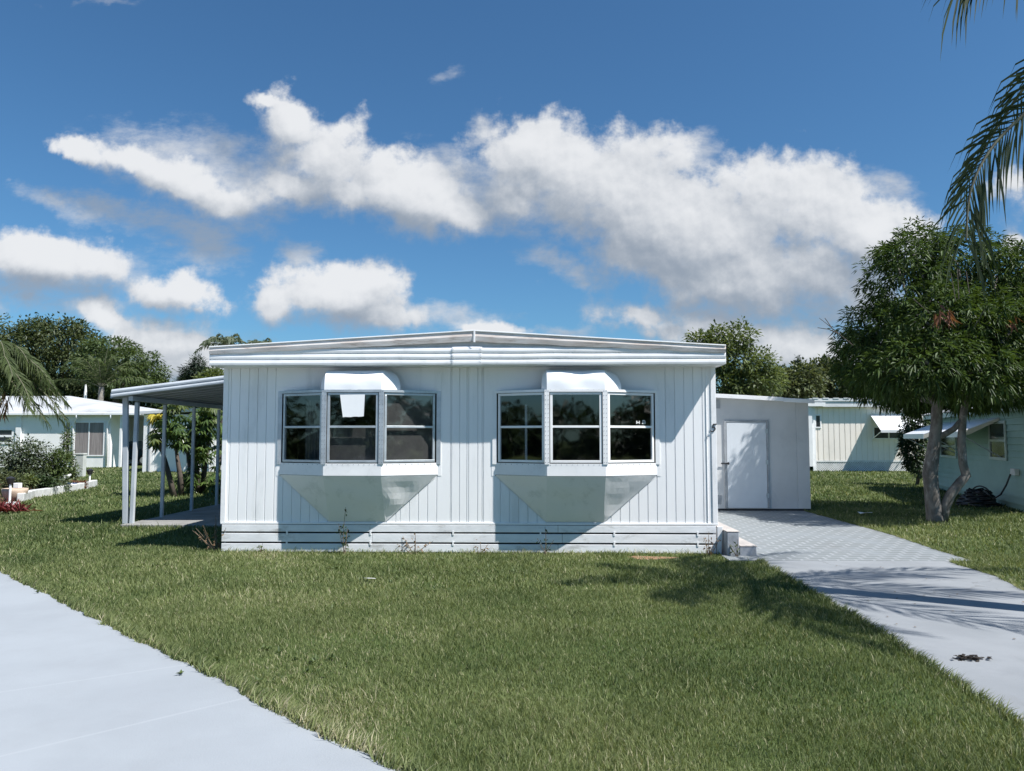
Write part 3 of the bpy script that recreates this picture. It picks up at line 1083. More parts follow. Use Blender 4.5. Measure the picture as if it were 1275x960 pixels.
def text_mesh(name, s, size, m, parent, loc, rot, shear=0.0, depth=.003, label=None):
    cu = bpy.data.curves.new(name, 'FONT')
    cu.body = s
    cu.size = size
    cu.extrude = depth
    cu.shear = shear
    cu.align_x = 'CENTER'
    cu.align_y = 'CENTER'
    tmp = bpy.data.objects.new('tmp', cu)
    COL.objects.link(tmp)
    dg = bpy.context.evaluated_depsgraph_get()
    me = bpy.data.meshes.new_from_object(tmp.evaluated_get(dg))
    bpy.data.objects.remove(tmp)
    me.name = name
    o = link_mesh(name, me, m, parent)
    o.location = Vector(loc) - (ORI[parent.name] if parent else Vector((0, 0, 0)))
    o.rotation_euler = rot
    return o


text_mesh('house_number', '5', .17, 'black', home, (XR - .045, F - .022, 1.785), (PI / 2, 0, 0), .3)
MB().box((XR - .125, F - .02, 1.66), (XR - .10, F - .012, 1.672)).build('number_bracket', 'grey_trim', home)
# stickers on the right pane of the second bay
b = MB()
x0, c0, c1, x1 = BAYS[1]
p, q = Vector((c1, F - BD, 0)), Vector((x1, F, 0))
d = (q - p).normalized()
nn = Vector((d.y, -d.x, 0))
for (s0, s1, z0, z1) in ((.52, .535, 1.845, 1.89), (.535, .565, 1.86, 1.872), (.565, .578, 1.845, 1.89), (.615, .675, 1.845, 1.857), (.625, .637, 1.857, 1.90), (.637, .668, 1.888, 1.90), (.645, .668, 1.866, 1.878), (.668, .675, 1.857, 1.885)):
    b.prism([p + d * s0 + nn * -.005 + Vector((0, 0, z0)), p + d * s1 + nn * -.005 + Vector((0, 0, z0)), p + d * s1 + nn * -.007 + Vector((0, 0, z0)), p + d * s0 + nn * -.007 + Vector((0, 0, z0))], (0, 0, z1 - z0))
b.build('window_sticker', 'lattice', bay2, split=True)

# door on the right side above the steps, with its handle
dr = MB().box((XR + .012, 11.35, .52), (XR + .045, 12.2, 2.45)).build('door', 'shed_door', home, bevel=.005)
MB().tube([(XR + .045, 12.1, 1.45), (XR + .1, 12.1, 1.45), (XR + .1, 12.0, 1.45)], .012, 8).build('handle', 'aluminium', dr)

# things inside the windows
B = BAYS[0]


def hang(name, p, q, z0, z1, m, label, cat, wav=.0, inset=.07):
    d = (q - p).normalized()
    inn = Vector((-d.y, d.x, 0))
    inn = inn if inn.y > 0 else -inn
    rows = []
    n = 40
    for z in (z0, (z0 + z1) / 2, z1):
        rows.append([p.lerp(q, .06 + .88 * i / n) + inn * (inset + wav * math.sin(i * 1.35)) + Vector((0, 0, z)) for i in range(n + 1)])
    b = MB()
    b.grid(rows)
    o = b.build(name, m, None, solid=.003, origin=p.lerp(q, .5) + Vector((0, 0, z0)))
    tag(o, label, cat)


hang('roller_shade', Vector((B[2], F - BD, 0)), Vector((B[3], F, 0)), 1.31, 2.27, 'shade_brown', 'brown shade behind the right pane of the grey framed bay window', 'window shade')
hang('roller_shade', Vector((B[1], F - BD, 0)), Vector((B[2], F - BD, 0)), 1.31, 1.80, 'shade_brown', 'brown half shade below the white sheet in the grey framed bay window', 'window shade', inset=.09)
hang('curtain', Vector((B[0] + .22, F + .12, 0)), Vector((B[1] - .05, F - .12, 0)), 1.32, 2.2, 'curtain', 'pale folded curtain behind the left pane of the grey framed bay window', 'curtain', .02, .12)
# white sheet taped in the upper middle pane
b = MB()
sh = [at(423.5, 491.5, F - BD - .002), at(454.5, 491, F - BD - .002), at(453, 518.5, F - BD - .002), at(427, 519.5, F - BD - .002)]
rows = []
for i in range(7):
    t = i / 6
    rows.append([sh[0].lerp(sh[1], u / 8).lerp(sh[3].lerp(sh[2], u / 8), t) + Vector((0, -.006 - .0012 * math.sin(u * .8 + i * .5), .003 * math.sin(u * 1.7) * (i == 6))) for u in range(9)])
o = MB().grid(rows).build('paper_sheet', 'paper', None, smooth=True, origin=sh[3])
tag(o, 'blank white paper sheet taped to the upper middle pane of a bay window', 'paper')
# pale rod added for a line of light in the second bay
ps = at(655, 562, F - .02)
pe = at(655.5, 508, F - .02)
o = MB().tube([Vector((ps.x, F + .05, 1.30)), Vector((ps.x, F + .05, pe.z + .05))], .018, 10).build('light_line_rod', 'paper', None, origin=(ps.x, F + .05, 1.3))
tag(o, 'white upright rod standing for a line of light behind the left pane of the white framed bay window', 'rod')

# ------------------------------------------------------------------ steps by the house
st = thing('concrete_steps', 'two grey concrete steps with pale tops against the right corner of the mobile home', 'steps', (2.85, 10.9, 0))
SY0, SY1 = 10.93, 12.15
b = MB().box((XR + .08, SY0, .0), (2.86, SY1, .335)).build('upper_step', 'step_side', st, bevel=.012)
MB().box((XR + .075, SY0 - .004, .3355), (2.868, SY1 + .004, .352)).build('tread', 'step_top', b, bevel=.006)
b = MB().box((2.863, SY0 + .004, .0), (3.10, SY1 - .02, .135)).build('lower_step', 'step_side', st, bevel=.012)
MB().box((2.872, SY0, .1355), (3.108, SY1 - .016, .152)).build('tread', 'step_top', b, bevel=.006)

# ------------------------------------------------------------------ carport on the left
cp = thing('carport', 'open white carport with sloping ribbed roof on slim posts left of the mobile home', 'carport', (-6, 14.2, 0))
CY0, CY1 = 14.05, 23.0
cx0, cx1 = -7.80, XL + .0
cz = lambda x: 2.47 + (x - cx0) * (.40 / 3.28)
b = MB().prism([(cx0, CY0 + .05, cz(cx0) - .07), (cx1 - .08, CY0 + .05, cz(cx1) - .07), (cx1 - .08, CY0 + .05, cz(cx1)), (cx0, CY0 + .05, cz(cx0))], (0, CY1 - CY0, 0))
crf = b.build('roof', 'carport_under_shade', cp)
b = MB()
prof = []
for i in range(2):
    a = -.075 + .075 * i
    prof += [(.012, a), (-.008, a + .012), (-.012, a + .035), (-.004, a + .055), (.012, a + .07)]
rows = []
for y, z in prof:
    rows.append([(cx0 - .01, CY0 + y, cz(cx0) + z), ((cx0 + cx1) / 2, CY0 + y, cz((cx0 + cx1) / 2) + z), (cx1 - .08, CY0 + y, cz(cx1 - .08) + z)])
b.grid(rows)
b.build('fascia', 'carport_paint', crf, solid=.006)
b = MB()
b.box((cx0 - .03, CY0, cz(cx0) - .09), (cx0 - .004, CY1, cz(cx0) + .01))
b.build('gutter', 'carport_paint', crf, bevel=.004)
# panel seams below the roof
b = MB()
for yy in np.arange(CY0 + .4, CY1, .4):
    b.bar((cx0 + .02, yy, cz(cx0 + .02) - .078), (cx1 - .1, yy, cz(cx1 - .1) - .078), .03, .014)
b.build('pan_seam', 'grey_trim', crf, split=True)
b = MB().bar((-7.50, CY0 + .1, cz(-7.5) - .125), (-7.50, CY1 - .1, cz(-7.5) - .125), .08, .085).build('beam', 'carport_paint', crf)
zt = cz(-7.5) - .165
for (bx, by, tx, w, dd) in ((-7.66, 14.42, -7.74, .10, .06), (-7.53, 14.40, -7.50, .07, .07), (-7.50, 15.5, -7.50, .06, .06), (-7.52, 16.9, -7.52, .06, .06), (-7.52, 18.25, -7.52, .06, .06), (-7.52, 20.0, -7.52, .06, .06), (-7.52, 21.8, -7.52, .06, .06)):
    b = MB()
    b.prism([(bx - w / 2, by - dd / 2, .03), (bx + w / 2, by - dd / 2, .03), (bx + w / 2, by + dd / 2, .03), (bx - w / 2, by + dd / 2, .03)], (tx - bx, 0, zt + (.14 if tx < -7.6 else 0) - .03 - .02))
    b.build('post', 'carport_paint', cp, bevel=.006)

# ------------------------------------------------------------------ storage shed at the end of the drive
SD = 17.62
shed = thing('storage_shed', 'pale grey lean-to storage shed with a closed door at the end of the driveway', 'shed', (4.4, SD, 0))
SX0, SX1 = XR + .03, 6.22
sz = lambda x: 2.69 - (x - SX0) * (.20 / 3.6)
gx = [at(px, 560, SD).x for px in (992,)] + [SX0 + .4]
b = MB()
prof = [(SX0, SD)]
for g_ in sorted(gx):
    prof += [(g_ - .008, SD), (g_ - .004, SD + .01), (g_ + .004, SD + .01), (g_ + .008, SD)]
prof.append((SX1, SD))
b.grid([[(x, y, .06) for x, y in prof], [(x, y, sz(x) - .05) for x, y in prof]])
b.prism([(SX1 - .02, SD + .012, .06), (SX1, SD + .012, .06), (SX1, SD + .012, sz(SX1) - .05), (SX1 - .02, SD + .012, sz(SX1) - .05)], (0, 4, 0))
b.prism([(SX0, SD + 4, .06), (SX1, SD + 4, .06), (SX1, SD + 4, sz(SX1) - .05), (SX0, SD + 4, sz(SX0) - .05)], (0, .02, 0))
b.build('wall', 'shed_paint', shed)
MB().box((SX0, SD + .012, 0.012), (SX1 - .01, SD + .1, .06)).build('base_plate', 'dark_gap', shed)
so = .18
b = MB().prism([(SX0, SD - so, sz(SX0) - .045), (SX1 + .06, SD - so, sz(SX1 + .06) - .045), (SX1 + .06, SD - so, sz(SX1 + .06) + .02), (SX0, SD - so, sz(SX0) + .02)], (0, 4.3, 0))
srf = b.build('roof', 'roof_white', shed, bevel=.004)
xm = at(972, 495, SD).x
b = MB()
for a, c, e in ((SX0, xm, 0), (xm + .003, SX1 + .08, .012)):
    b.prism([(a, SD - so - .02 + e, sz(a) - .06 - e), (c, SD - so - .02 + e, sz(c) - .06 - e), (c, SD - so - .02 + e, sz(c) + .03 - e), (a, SD - so - .02 + e, sz(a) + .03 - e)], (0, .018, 0))
b.build('roof_trim', 'trim_white', srf, bevel=.004, split=True)
d0, d1 = at(905.5, 600, SD).x, at(955, 600, SD).x
dz0, dz1 = .075, at(930, 526, SD).z
dr = MB().box((d0, SD - .022, dz0), (d1, SD + .004, dz1)).build('door', 'shed_door', shed, bevel=.004)
b = MB()
b.box((d0 - .06, SD - .03, dz0), (d0 - .008, SD + .003, dz1 + .055))
b.box((d1 + .008, SD - .03, dz0), (d1 + .05, SD + .003, dz1 + .055))
b.box((d0 - .008, SD - .03, dz1 + .008), (d1 + .008, SD + .003, dz1 + .055))
b.build('door_frame', 'grey_trim', dr, bevel=.004)
hz = at(900, 577, SD).z
MB().box((d0 - .14, SD - .045, hz - .015), (d0 + .03, SD - .031, hz + .015)).lathe((d0 + .02, SD - .05, hz), [(.005, -.03), (.022, -.02), (.022, .02), (.005, .03)], 10).build('latch', 'black', dr)
b = MB()
for z in (.35, 1.1, 1.8):
    b.box((d1 - .03, SD - .0335, z - .05), (d1 + .03, SD - .0305, z + .05))
b.build('hinge', 'aluminium', dr, split=True)
b = MB()
for z in (at(893, 503, SD).z, at(893, 622, SD).z):
    b.box((SX0 + .02, SD - .014, z - .1), (at(898, 600, SD).x, SD - .002, z + .1))
b.build('vent', 'grey_trim', shed, bevel=.004, split=True)

# ------------------------------------------------------------------ cream home behind, on the right
CD = 38.4
ch = thing('cream_mobile_home', 'cream mobile home with white lattice skirt and a white window awning behind the lawn', 'mobile home', at(1080, 587, CD))
X0, X1 = at(1013, 560, CD).x, at(1152, 560, CD).x
zt, zs = at(1050, 507, CD).z, at(1050, 574, CD).z
prof = [(X0, CD)]
for gx_ in np.arange(X0 + .22, X1 - .1, .265):
    prof += [(gx_ - .02, CD), (gx_ - .012, CD + .02), (gx_ + .012, CD + .02), (gx_ + .02, CD)]
prof.append((X1, CD))
b = MB()
b.grid([[(x, y, zs) for x, y in prof], [(x, y, zt) for x, y in prof]])
b.box((X0, CD + .03, zs), (X0 + .03, CD + 9, zt)).box((X1 - .03, CD + .03, zs), (X1, CD + 9, zt)).box((X0, CD + 8.97, zs), (X1, CD + 9, zt))
b.build('wall', 'cream_siding', ch)
b = MB().box((X0 - .25, CD - .28, zt), (X1 + .1, CD + 9.2, zt + .30))
crf2 = b.build('roof', 'roof_white', ch, bevel=.01)
b = MB().box((X0 - .28, CD - .32, zt + .28), (X1 + .12, CD - .1, zt + .42))
for xx in np.arange(X0 - .1, X1, .5):
    b.box((xx, CD - .34, zt + .40), (xx + .28, CD - .3, zt + .45))
b.build('roof_cap', 'roof_white', crf2)
MB().box((X0 - .55, CD - .36, zt + .04), (X0 + .5, CD - .33, zt + .22)).build('gutter_end', 'trim_white', crf2)
MB().box((X0 - .28, CD - .2, .25), (X0 - .10, CD - .05, zt)).box((X0 - .05, CD - .06, 0), (X0 + .1, CD - .005, zt)).build('corner_post', 'trim_white', ch, split=True)
b = MB()
MB().box((X0 + .05, CD + .06, 0), (X1 - .05, CD + .08, zs)).build('skirt_backing', 'dark_gap', ch)
for i in np.arange(X0 - zs, X1, .11):
    for s in (1, -1):
        a0, a1 = max(i, X0 + .02), min(i + zs, X1 - .02)
        if a1 - a0 < .05:
            continue
        if s > 0:
            p0, p1 = (a0, CD + .01, .01 + (a0 - i)), (a1, CD + .01, .01 + (a1 - i) * .98)
        else:
            p0, p1 = (a0, CD + .022, zs - (a0 - i) * .98), (a1, CD + .022, zs + .01 - (a1 - i) * .98)
        b.bar(p0, p1, .008, .045, (0, 0, 1))
b.box((X0, CD - .01, zs - .05), (X1, CD + .0, zs + .03))
b.build('lattice_skirt', 'lattice', ch)


def simple_window(px0, py0, px1, py1, D, parent, fm, nm='window', rail=True, fw=.06, gm='dark_glass', mull=()):
    a, c = at(px0, py1, D), at(px1, py0, D)
    b = MB()
    b.box((a.x, D - .04, a.z), (c.x, D - .004, a.z + fw)).box((a.x, D - .04, c.z - fw), (c.x, D - .004, c.z))
    b.box((a.x, D - .04, a.z + fw), (a.x + fw, D - .004, c.z - fw)).box((c.x - fw, D - .04, a.z + fw), (c.x, D - .004, c.z - fw))
    if rail:
        zm = (a.z + c.z) / 2
        b.box((a.x + fw, D - .035, zm - fw / 2), (c.x - fw, D - .006, zm + fw / 2))
    for t in mull:
        xm_ = a.x + (c.x - a.x) * t
        b.box((xm_ - fw / 2, D - .038, a.z + fw), (xm_ + fw / 2, D - .005, c.z - fw))
    w = b.build(nm, fm, parent, bevel=.005)
    MB().box((a.x + fw * .8, D - .018, a.z + fw * .8), (c.x - fw * .8, D - .008, c.z - fw * .8)).build('pane', gm, w)
    return w


simple_window(1014.5, 516, 1022, 533, CD, ch, 'trim_white', rail=False)
simple_window(1087, 531, 1122, 547, CD, ch, 'trim_white', rail=False, mull=(.55,))
p0, p1 = at(1083, 516, CD), at(1140, 516, CD)
b = MB()
pr = 1.15
dz = .78
b.prism([(p0.x, CD - .02, p0.z), (p0.x, CD - pr, p0.z - dz), (p0.x, CD - pr, p0.z - dz - .03), (p0.x, CD - .02, p0.z - .03)], (p1.x - p0.x, 0, 0))
b.box((p0.x, CD - pr - .015, p0.z - dz - .12), (p1.x, CD - pr, p0.z - dz))
aw = b.build('awning', 'roof_white', ch)
b = MB()
for xx in (p0.x + .05, p1.x - .05):
    b.bar((xx, CD - pr + .02, p0.z - dz - .05), (xx, CD - .02, p0.z - dz - .45), .03, .03)
b.build('support_arm', 'trim_white', aw, split=True)

# ------------------------------------------------------------------ mint green house on the right
mp0, mp1 = Vector((10.75, 17.1, 0)), Vector((12.98, 25.3, 0))
mh = thing('mint_house', 'mint green sided house with pale metal roof and two awnings behind the mango tree', 'house', mp0)
md_ = (mp1 - mp0).normalized()
mn = Vector((-md_.y, md_.x, 0))       # outwards, to the left
ML = (mp1 - mp0).length
TM = Matrix(((md_.x, mn.x, 0, mp0.x), (md_.y, mn.y, 0, mp0.y), (0, 0, 1, 0), (0, 0, 0, 1)))   # local: x along wall, y outwards, z up
MZ = 2.38


def mint_hit(px, py):
    d = view_ray(px, py)
    o = Vector((0, 0, EYE))
    t = (mp0 - o).dot(mn) / d.dot(mn)
    p = o + d * t
    return (p - mp0).dot(md_), p.z


b = MB(TM)
prof = []
z = .15
while z < MZ:
    prof += [(.0, z), (.034, z + .004)]
    z += .15
    prof += [(.002, z)]
b.grid([[(0, y, min(zz, MZ)) for y, zz in prof], [(ML, y, min(zz, MZ)) for y, zz in prof]][::-1])
prof2 = prof
b.grid([[(-y, 0, min(zz, MZ)) for y, zz in prof], [(-y, -7, min(zz, MZ)) for y, zz in prof]])
b.box((0.02, -.02, .0), (ML, -.12, MZ)).box((ML - .05, -7, 0), (ML, -.12, MZ)).box((0.03, -7, 0), (ML - .05, -6.9, MZ)).box((.03, -6.9, 0), (.1, -.12, MZ))
b.build('wall', 'mint', mh)
b = MB(TM)
b.box((-.06, -.06, .05), (.05, .035, MZ)).box((ML - .04, -.06, .05), (ML + .03, .035, MZ))
b.build('corner_trim', 'mint_trim', mh, bevel=.004, split=True)
# roof: corrugated metal, eaves overhanging
b = MB(TM)
n = 120
rows = [[], [], []]
for i in range(n + 1):
    xx = -.45 + (ML + .8) * i / n
    w = .012 * math.sin(i * PI / 2 + .4)
    rows[0].append((xx, .32, MZ + .0 + w))
    rows[1].append((xx, -3.5, MZ + .98 + w))
    rows[2].append((xx, -7.3, MZ + .0 + w))
b.grid(rows)
mr = b.build('roof', 'roof_grey', mh, solid=.02)
MB(TM).box((-.42, .24, MZ - .14), (ML + .3, .29, MZ - .03)).box((-.42, -.0, MZ - .06), (ML + .3, .24, MZ - .04)).build('fascia', 'mint_trim', mr)
MB(TM).add([(.02, -.05, MZ), (.02, -3.5, MZ + .94), (.02, -6.95, MZ), (.06, -.05, MZ), (.06, -3.5, MZ + .94), (.06, -6.95, MZ)], [(0, 1, 2), (5, 4, 3)]).build('gable', 'mint', mh)


def mint_window(px0, py0, px1, py1):
    s1, z0 = mint_hit(px0, py1)
    s0, _ = mint_hit(px1, py1)
    _, z1 = mint_hit((px0 + px1) / 2, py0)
    fw = .07
    b = MB(TM)
    b.box((s0, .024, z0), (s1, .06, z0 + fw)).box((s0, .024, z1 - fw), (s1, .06, z1)).box((s0, .024, z0 + fw), (s0 + fw, .06, z1 - fw)).box((s1 - fw, .024, z0 + fw), (s1, .06, z1 - fw))
    b.box((s0 + fw, .026, (z0 + z1) / 2 - .03), (s1 - fw, .055, (z0 + z1) / 2 + .03))
    w = b.build('window', 'mint_trim', mh, bevel=.005)
    MB(TM).box((s0 + fw * .8, .025, z0 + fw * .8), (s1 - fw * .8, .034, z1 - fw * .8)).build('pane', 'dark_glass', w)


mint_window(1235, 524, 1256, 572)
mint_window(1173, 541, 1193, 569)


def mint_awning(s0, s1, proj, zi, zo):
    b = MB(TM)
    b.prism([(s0, .03, zi), (s0, proj, zo), (s0, proj, zo - .02), (s0, .03, zi - .02)], (s1 - s0, 0, 0))
    b.box((s0, proj, zo - .14), (s1, proj + .015, zo + .004))
    a = b.build('awning', 'hood_metal', mh)
    b = MB(TM)
    for s in (s0, s1 - .012):
        b.prism([(s, .03, zi - .022), (s, proj - .002, zo - .022), (s, proj - .002, zo - .13), (s, proj * .75, zo - .05), (s, .03, zi - .07)], (.012, 0, 0))
    b.build('side_panel', 'cream_metal', a, split=True)
    b = MB(TM)
    for s in (s0 + .06, s1 - .06):
        b.tube([(s, proj - .03, zo - .1), (s - .05, .03, zo - .62)], .014, 6)
    b.build('support_arm', 'aluminium', a, split=True)


s_near, z_in = mint_hit(1246, 519)
mint_awning(s_near, s_near + 3.4, .85, 2.14, 1.80)
mint_awning(5.45, 8.4, .95, 2.12, 1.76)
# tap, box and hose
s_b, z_b = mint_hit(1268, 588)
MB(TM).box((s_b - .16, .024, z_b - .07), (s_b + .16, .12, z_b + .08)).build('meter_box', 'lattice', mh, bevel=.01)
ho = thing('garden_hose', 'black garden hose coiled in a heap against the mint green wall', 'hose', TM @ Vector((1.9, .5, 0)))
pts = []
for i in range(260):
    a = i * .27
    rr = .44 - .26 * i / 260 + .05 * math.sin(i * 1.37)
    pts.append(TM @ Vector((1.95 + rr * 1.15 * math.cos(a), .52 + rr * math.sin(a), .03 + i * .0014 + .02 * math.sin(i * .9))))
MB().tube(pts, .026, 6).build('coil', 'black', ho, smooth=True)
pts = [TM @ Vector(p) for p in ((s_b + .1, .13, z_b - .05), (s_b + .18, .2, z_b - .3), (s_b + .25, .3, .35), (s_b + .55, .4, .2), (1.2, .45, .3), (1.5, .5, .40))]
cu = []
for i in range(len(pts) - 1):
    for t in (0, .33, .66):
        cu.append(pts[i].lerp(pts[i + 1], t))
MB().tube(cu + [pts[-1]], .02, 6).build('lead', 'black', ho, smooth=True)
pts = [TM @ Vector((1.95 + .46 * math.cos(a), .45 + .1 * math.cos(a), .22 + .26 * math.sin(a))) for a in np.linspace(-.3, PI * .8, 14)]
MB().tube(pts, .020, 6).build('loop', 'black', ho, smooth=True)

# ------------------------------------------------------------------ neighbour's white house on the left
ND = 42.5
nh = thing('white_bungalow', 'low white bungalow with pale hip roof and curtained windows across the left lawn', 'house', at(80, 582, ND))
nx0, nx1 = at(-170, 560, ND).x, at(137, 560, ND).x
zev = at(80, 514, ND).z - .12
b = MB().box((nx0, ND, 0), (nx1, ND + .2, zev)).box((nx0, ND + .2, 0), (nx0 + .2, ND + 9, zev)).box((nx1 - .2, ND + .2, 0), (nx1, ND + 1, zev)).box((nx1 - 3.6, ND + 1, 0), (nx1, ND + 1.2, zev)).box((nx1 - 3.6, ND + 1.2, 0), (nx1 - 3.4, ND + 6.5, zev)).box((nx1 - 3.4, ND + 6.3, 0), (at(182, 560, ND).x + 1.5, ND + 6.5, zev))
b.build('wall', 'white_wall', nh)
ex0, ex1 = nx0 - .5, at(179, 516, ND).x
ey0, ey1 = ND - .26, ND + 9.6
rz = at(87, 493, ND + 4.7).z
rx1 = at(87, 493, ND + 4.7).x
rx0 = ex0 + 4
ym = ND + 4.7
b = MB()
e = [(ex0, ey0, zev + .08), (ex1, ey0, zev + .08), (ex1, ey1, zev + .08), (ex0, ey1, zev + .08)]
rA, rB = (rx0, ym, rz), (rx1, ym, rz)
b.poly(e[0], e[1], rB, rA).poly(e[1], e[2], rB).poly(e[2], e[3], rA, rB).poly(e[3], e[0], rA)
b.poly(*[(p[0], p[1], zev + .0) for p in e])
nr = b.build('roof', 'roof_grey', nh)
b = MB().box((ex0, ey0 - .1, zev - .02), (ex1, ey0, zev + .12)).box((ex1, ey0, zev - .02), (ex1 + .1, ey1, zev + .12))
b.build('gutter', 'trim_white', nr, bevel=.02, split=True)
for px in (91, 133.5):
    p = at(px, 560, ND)
    MB().tube([(p.x + .32, ey0 - .05, zev), (p.x + .28, ey0 + .0, zev - .2), (p.x + .05, ND - .06, zev - .42), (p.x, ND - .06, zev - .6), (p.x, ND - .06, .1)], .05, 8).build('downspout', 'trim_white', nh, smooth=True)
simple_window(80, 525, 89, 568, ND, nh, 'trim_white', gm='screen', rail=False)
simple_window(91.5, 525, 131, 568, ND, nh, 'trim_white', gm='screen', rail=False, mull=(.49,))
simple_window(-30, 533, 18, 553, ND, nh, 'trim_white', rail=True, fw=.12)
MB().box((at(20.5, 550, ND).x, ND - .12, 0), (at(27, 550, ND).x, ND - .0, zev)).build('corner_pilaster', 'trim_white', nh)
for px in (150, 168):
    p = at(px, 579, ND)
    MB().box((p.x - .06, ND - .1, 0), (p.x + .06, ND + .02, zev)).build('porch_post', 'trim_white', nh)
# window in the back wall of the open bay
simple_window(141, 531, 156, 543, ND + 6.28, nh, 'trim_white', gm='screen', rail=False, fw=.1)
# board leaning in the bay
p = gr(136, 580)
o = MB().prism([(p.x - .12, ND + .42, 0.0), (p.x + .33, ND + .42, 0), (p.x + .33, ND + .28, 1.1), (p.x - .12, ND + .28, 1.1)], (0, .04, 0)).build('wooden_board', 'beige_board', None, origin=(p.x + .1, ND + .4, 0))
tag(o, 'beige board standing by the corner of the white bungalow', 'board')

# parked car in the open bay
cc = at(160, 578, ND + 3.6)
car = thing('parked_car', 'dark teal parked car in the open bay of the white bungalow', 'car', (cc.x, cc.y, 0))
# local: nose to the right; side profile
prof = [(-2.1, .35), (-2.15, .75), (-1.9, .92), (-1.2, .98), (-.75, 1.40), (.35, 1.45), (1.0, .98), (1.9, .86), (2.15, .62), (2.12, .35)]
b = MB().prism([(cc.x + x, cc.y - .85, z) for x, z in prof], (0, 1.7, 0))
body = b.build('body', 'car_paint', car, bevel=.06)
for s in (-.86, .86):
    b = MB().prism([(cc.x + x, cc.y + s - .006, z) for x, z in [(-1.02, 1.0), (-.70, 1.34), (-.18, 1.37), (-.18, 1.0)]], (0, .012, 0))
    b.prism([(cc.x + x, cc.y + s - .006, z) for x, z in [(-.10, 1.0), (-.10, 1.375), (.30, 1.38), (.80, 1.0)]], (0, .012, 0))
    b.build('side_window', 'dark_glass', body, split=True)
for xx in (-1.35, 1.35):
    for s in (-.80, .80):
        w = MB()
        w.T = Matrix.Translation((cc.x + xx, cc.y + s, .32)) @ Matrix.Rotation(PI / 2, 4, 'X')
        w.lathe((0, 0, 0), [(.26, -.11), (.32, -.09), (.32, .09), (.26, .11)], 20)
        wo = w.build('wheel', 'rubber', car, smooth=False)
        w = MB()
        w.T = Matrix.Translation((cc.x + xx, cc.y + s, .32)) @ Matrix.Rotation(PI / 2, 4, 'X')
        w.lathe((0, 0, 0), [(.05, -.118), (.18, -.116), (.2, -.112), (.2, .112), (.18, .116), (.05, .118)], 14)
        w.build('rim', 'aluminium', wo)
MB().box((cc.x - 2.17, cc.y - .8, .68), (cc.x - 2.08, cc.y - .5, .84)).build('tail_light', 'red_paint', car, bevel=.02)

# white shed beyond the carport
WD = 36.6
ws = thing('white_shed', 'white flat roofed shed beyond the schefflera trees left of the carport', 'shed', at(215, 588, WD))
wx0, wx1 = at(178.5, 580, WD).x, at(300, 580, WD).x
wz = at(200, 516, WD).z
prof = [(wx0, WD)]
for g_ in np.arange(wx0 + .5, wx1, .6):
    prof += [(g_ - .02, WD), (g_, WD + .02), (g_ + .02, WD)]
prof.append((wx1, WD))
b = MB().grid([[(x, y, .0) for x, y in prof], [(x, y, wz) for x, y in prof]])
b.box((wx0, WD + .03, 0), (wx0 + .1, WD + 3, wz)).box((wx1 - .1, WD + .03, 0), (wx1, WD + 3, wz)).box((wx0, WD + 3, 0), (wx1, WD + 3.1, wz))
b.build('wall', 'white_wall', ws)
MB().prism([(wx0 - .2, WD - .25, wz), (wx1 + .2, WD - .25, wz + .25), (wx1 + .2, WD - .25, wz + .40), (wx0 - .2, WD - .25, wz + .15)], (0, 3.6, 0)).build('roof', 'roof_white', ws, bevel=.01)
MB().box((wx0 - .02, WD - .05, 0), (wx0 + .18, WD - .004, wz)).build('corner_trim', 'trim_white', ws)
MB().tube([(wx0 + .30, WD - .07, .05), (wx0 + .30, WD - .07, wz - .05)], .05, 8).build('downspout', 'grey_trim', ws)
MB().box((at(232.5, 570, WD).x, WD - .03, .02), (at(235, 570, WD).x, WD - .004, wz * .8)).build('batten', 'grey_trim', ws)

# slender white pole beyond the bungalow roof
p = at(106, 500, 52)
o = MB().tube([(p.x, 52, 0), (p.x, 52, 3.2), (p.x, 52, at(106, 488, 52).z), (p.x, 52, at(106, 478, 52).z)], [.12, .12, .09, .05], 8).build('vent_pole', 'lattice', None, origin=(p.x, 52, 0))
tag(o, 'slender white pole rising behind the roof of the white bungalow', 'pole')

# ------------------------------------------------------------------ grass
def inside(x, y, poly):
    r = np.zeros(len(x), bool)
    n = len(poly)
    for i in range(n):
        (x0, y0), (x1, y1) = poly[i][:2], poly[(i + 1) % n][:2]
        c = ((y0 > y) != (y1 > y)) & (x < (x1 - x0) * (y - y0) / (y1 - y0 + 1e-12) + x0)
        r ^= c
    return r


ROADP = [(x, y) for x, y, z in road_pts]
HOLES = [ROADP, DRIVE, REAR, [(2.6, 10.4), (5.9, 10.5), (5.9, 10.7), (2.6, 10.7)], [(-7.62, 14.15), (-4.5, 14.15), (-4.5, 23), (-7.62, 23)], [(XL, F - .0), (XR + .05, F - .0), (XR + .05, BACK), (XL, BACK)],
         [(2.6, 10.9), (3.1, 10.9), (3.1, 12.2), (2.6, 12.2)], [(SX0, SD), (SX1, SD), (SX1, SD + 4), (SX0, SD + 4)]]


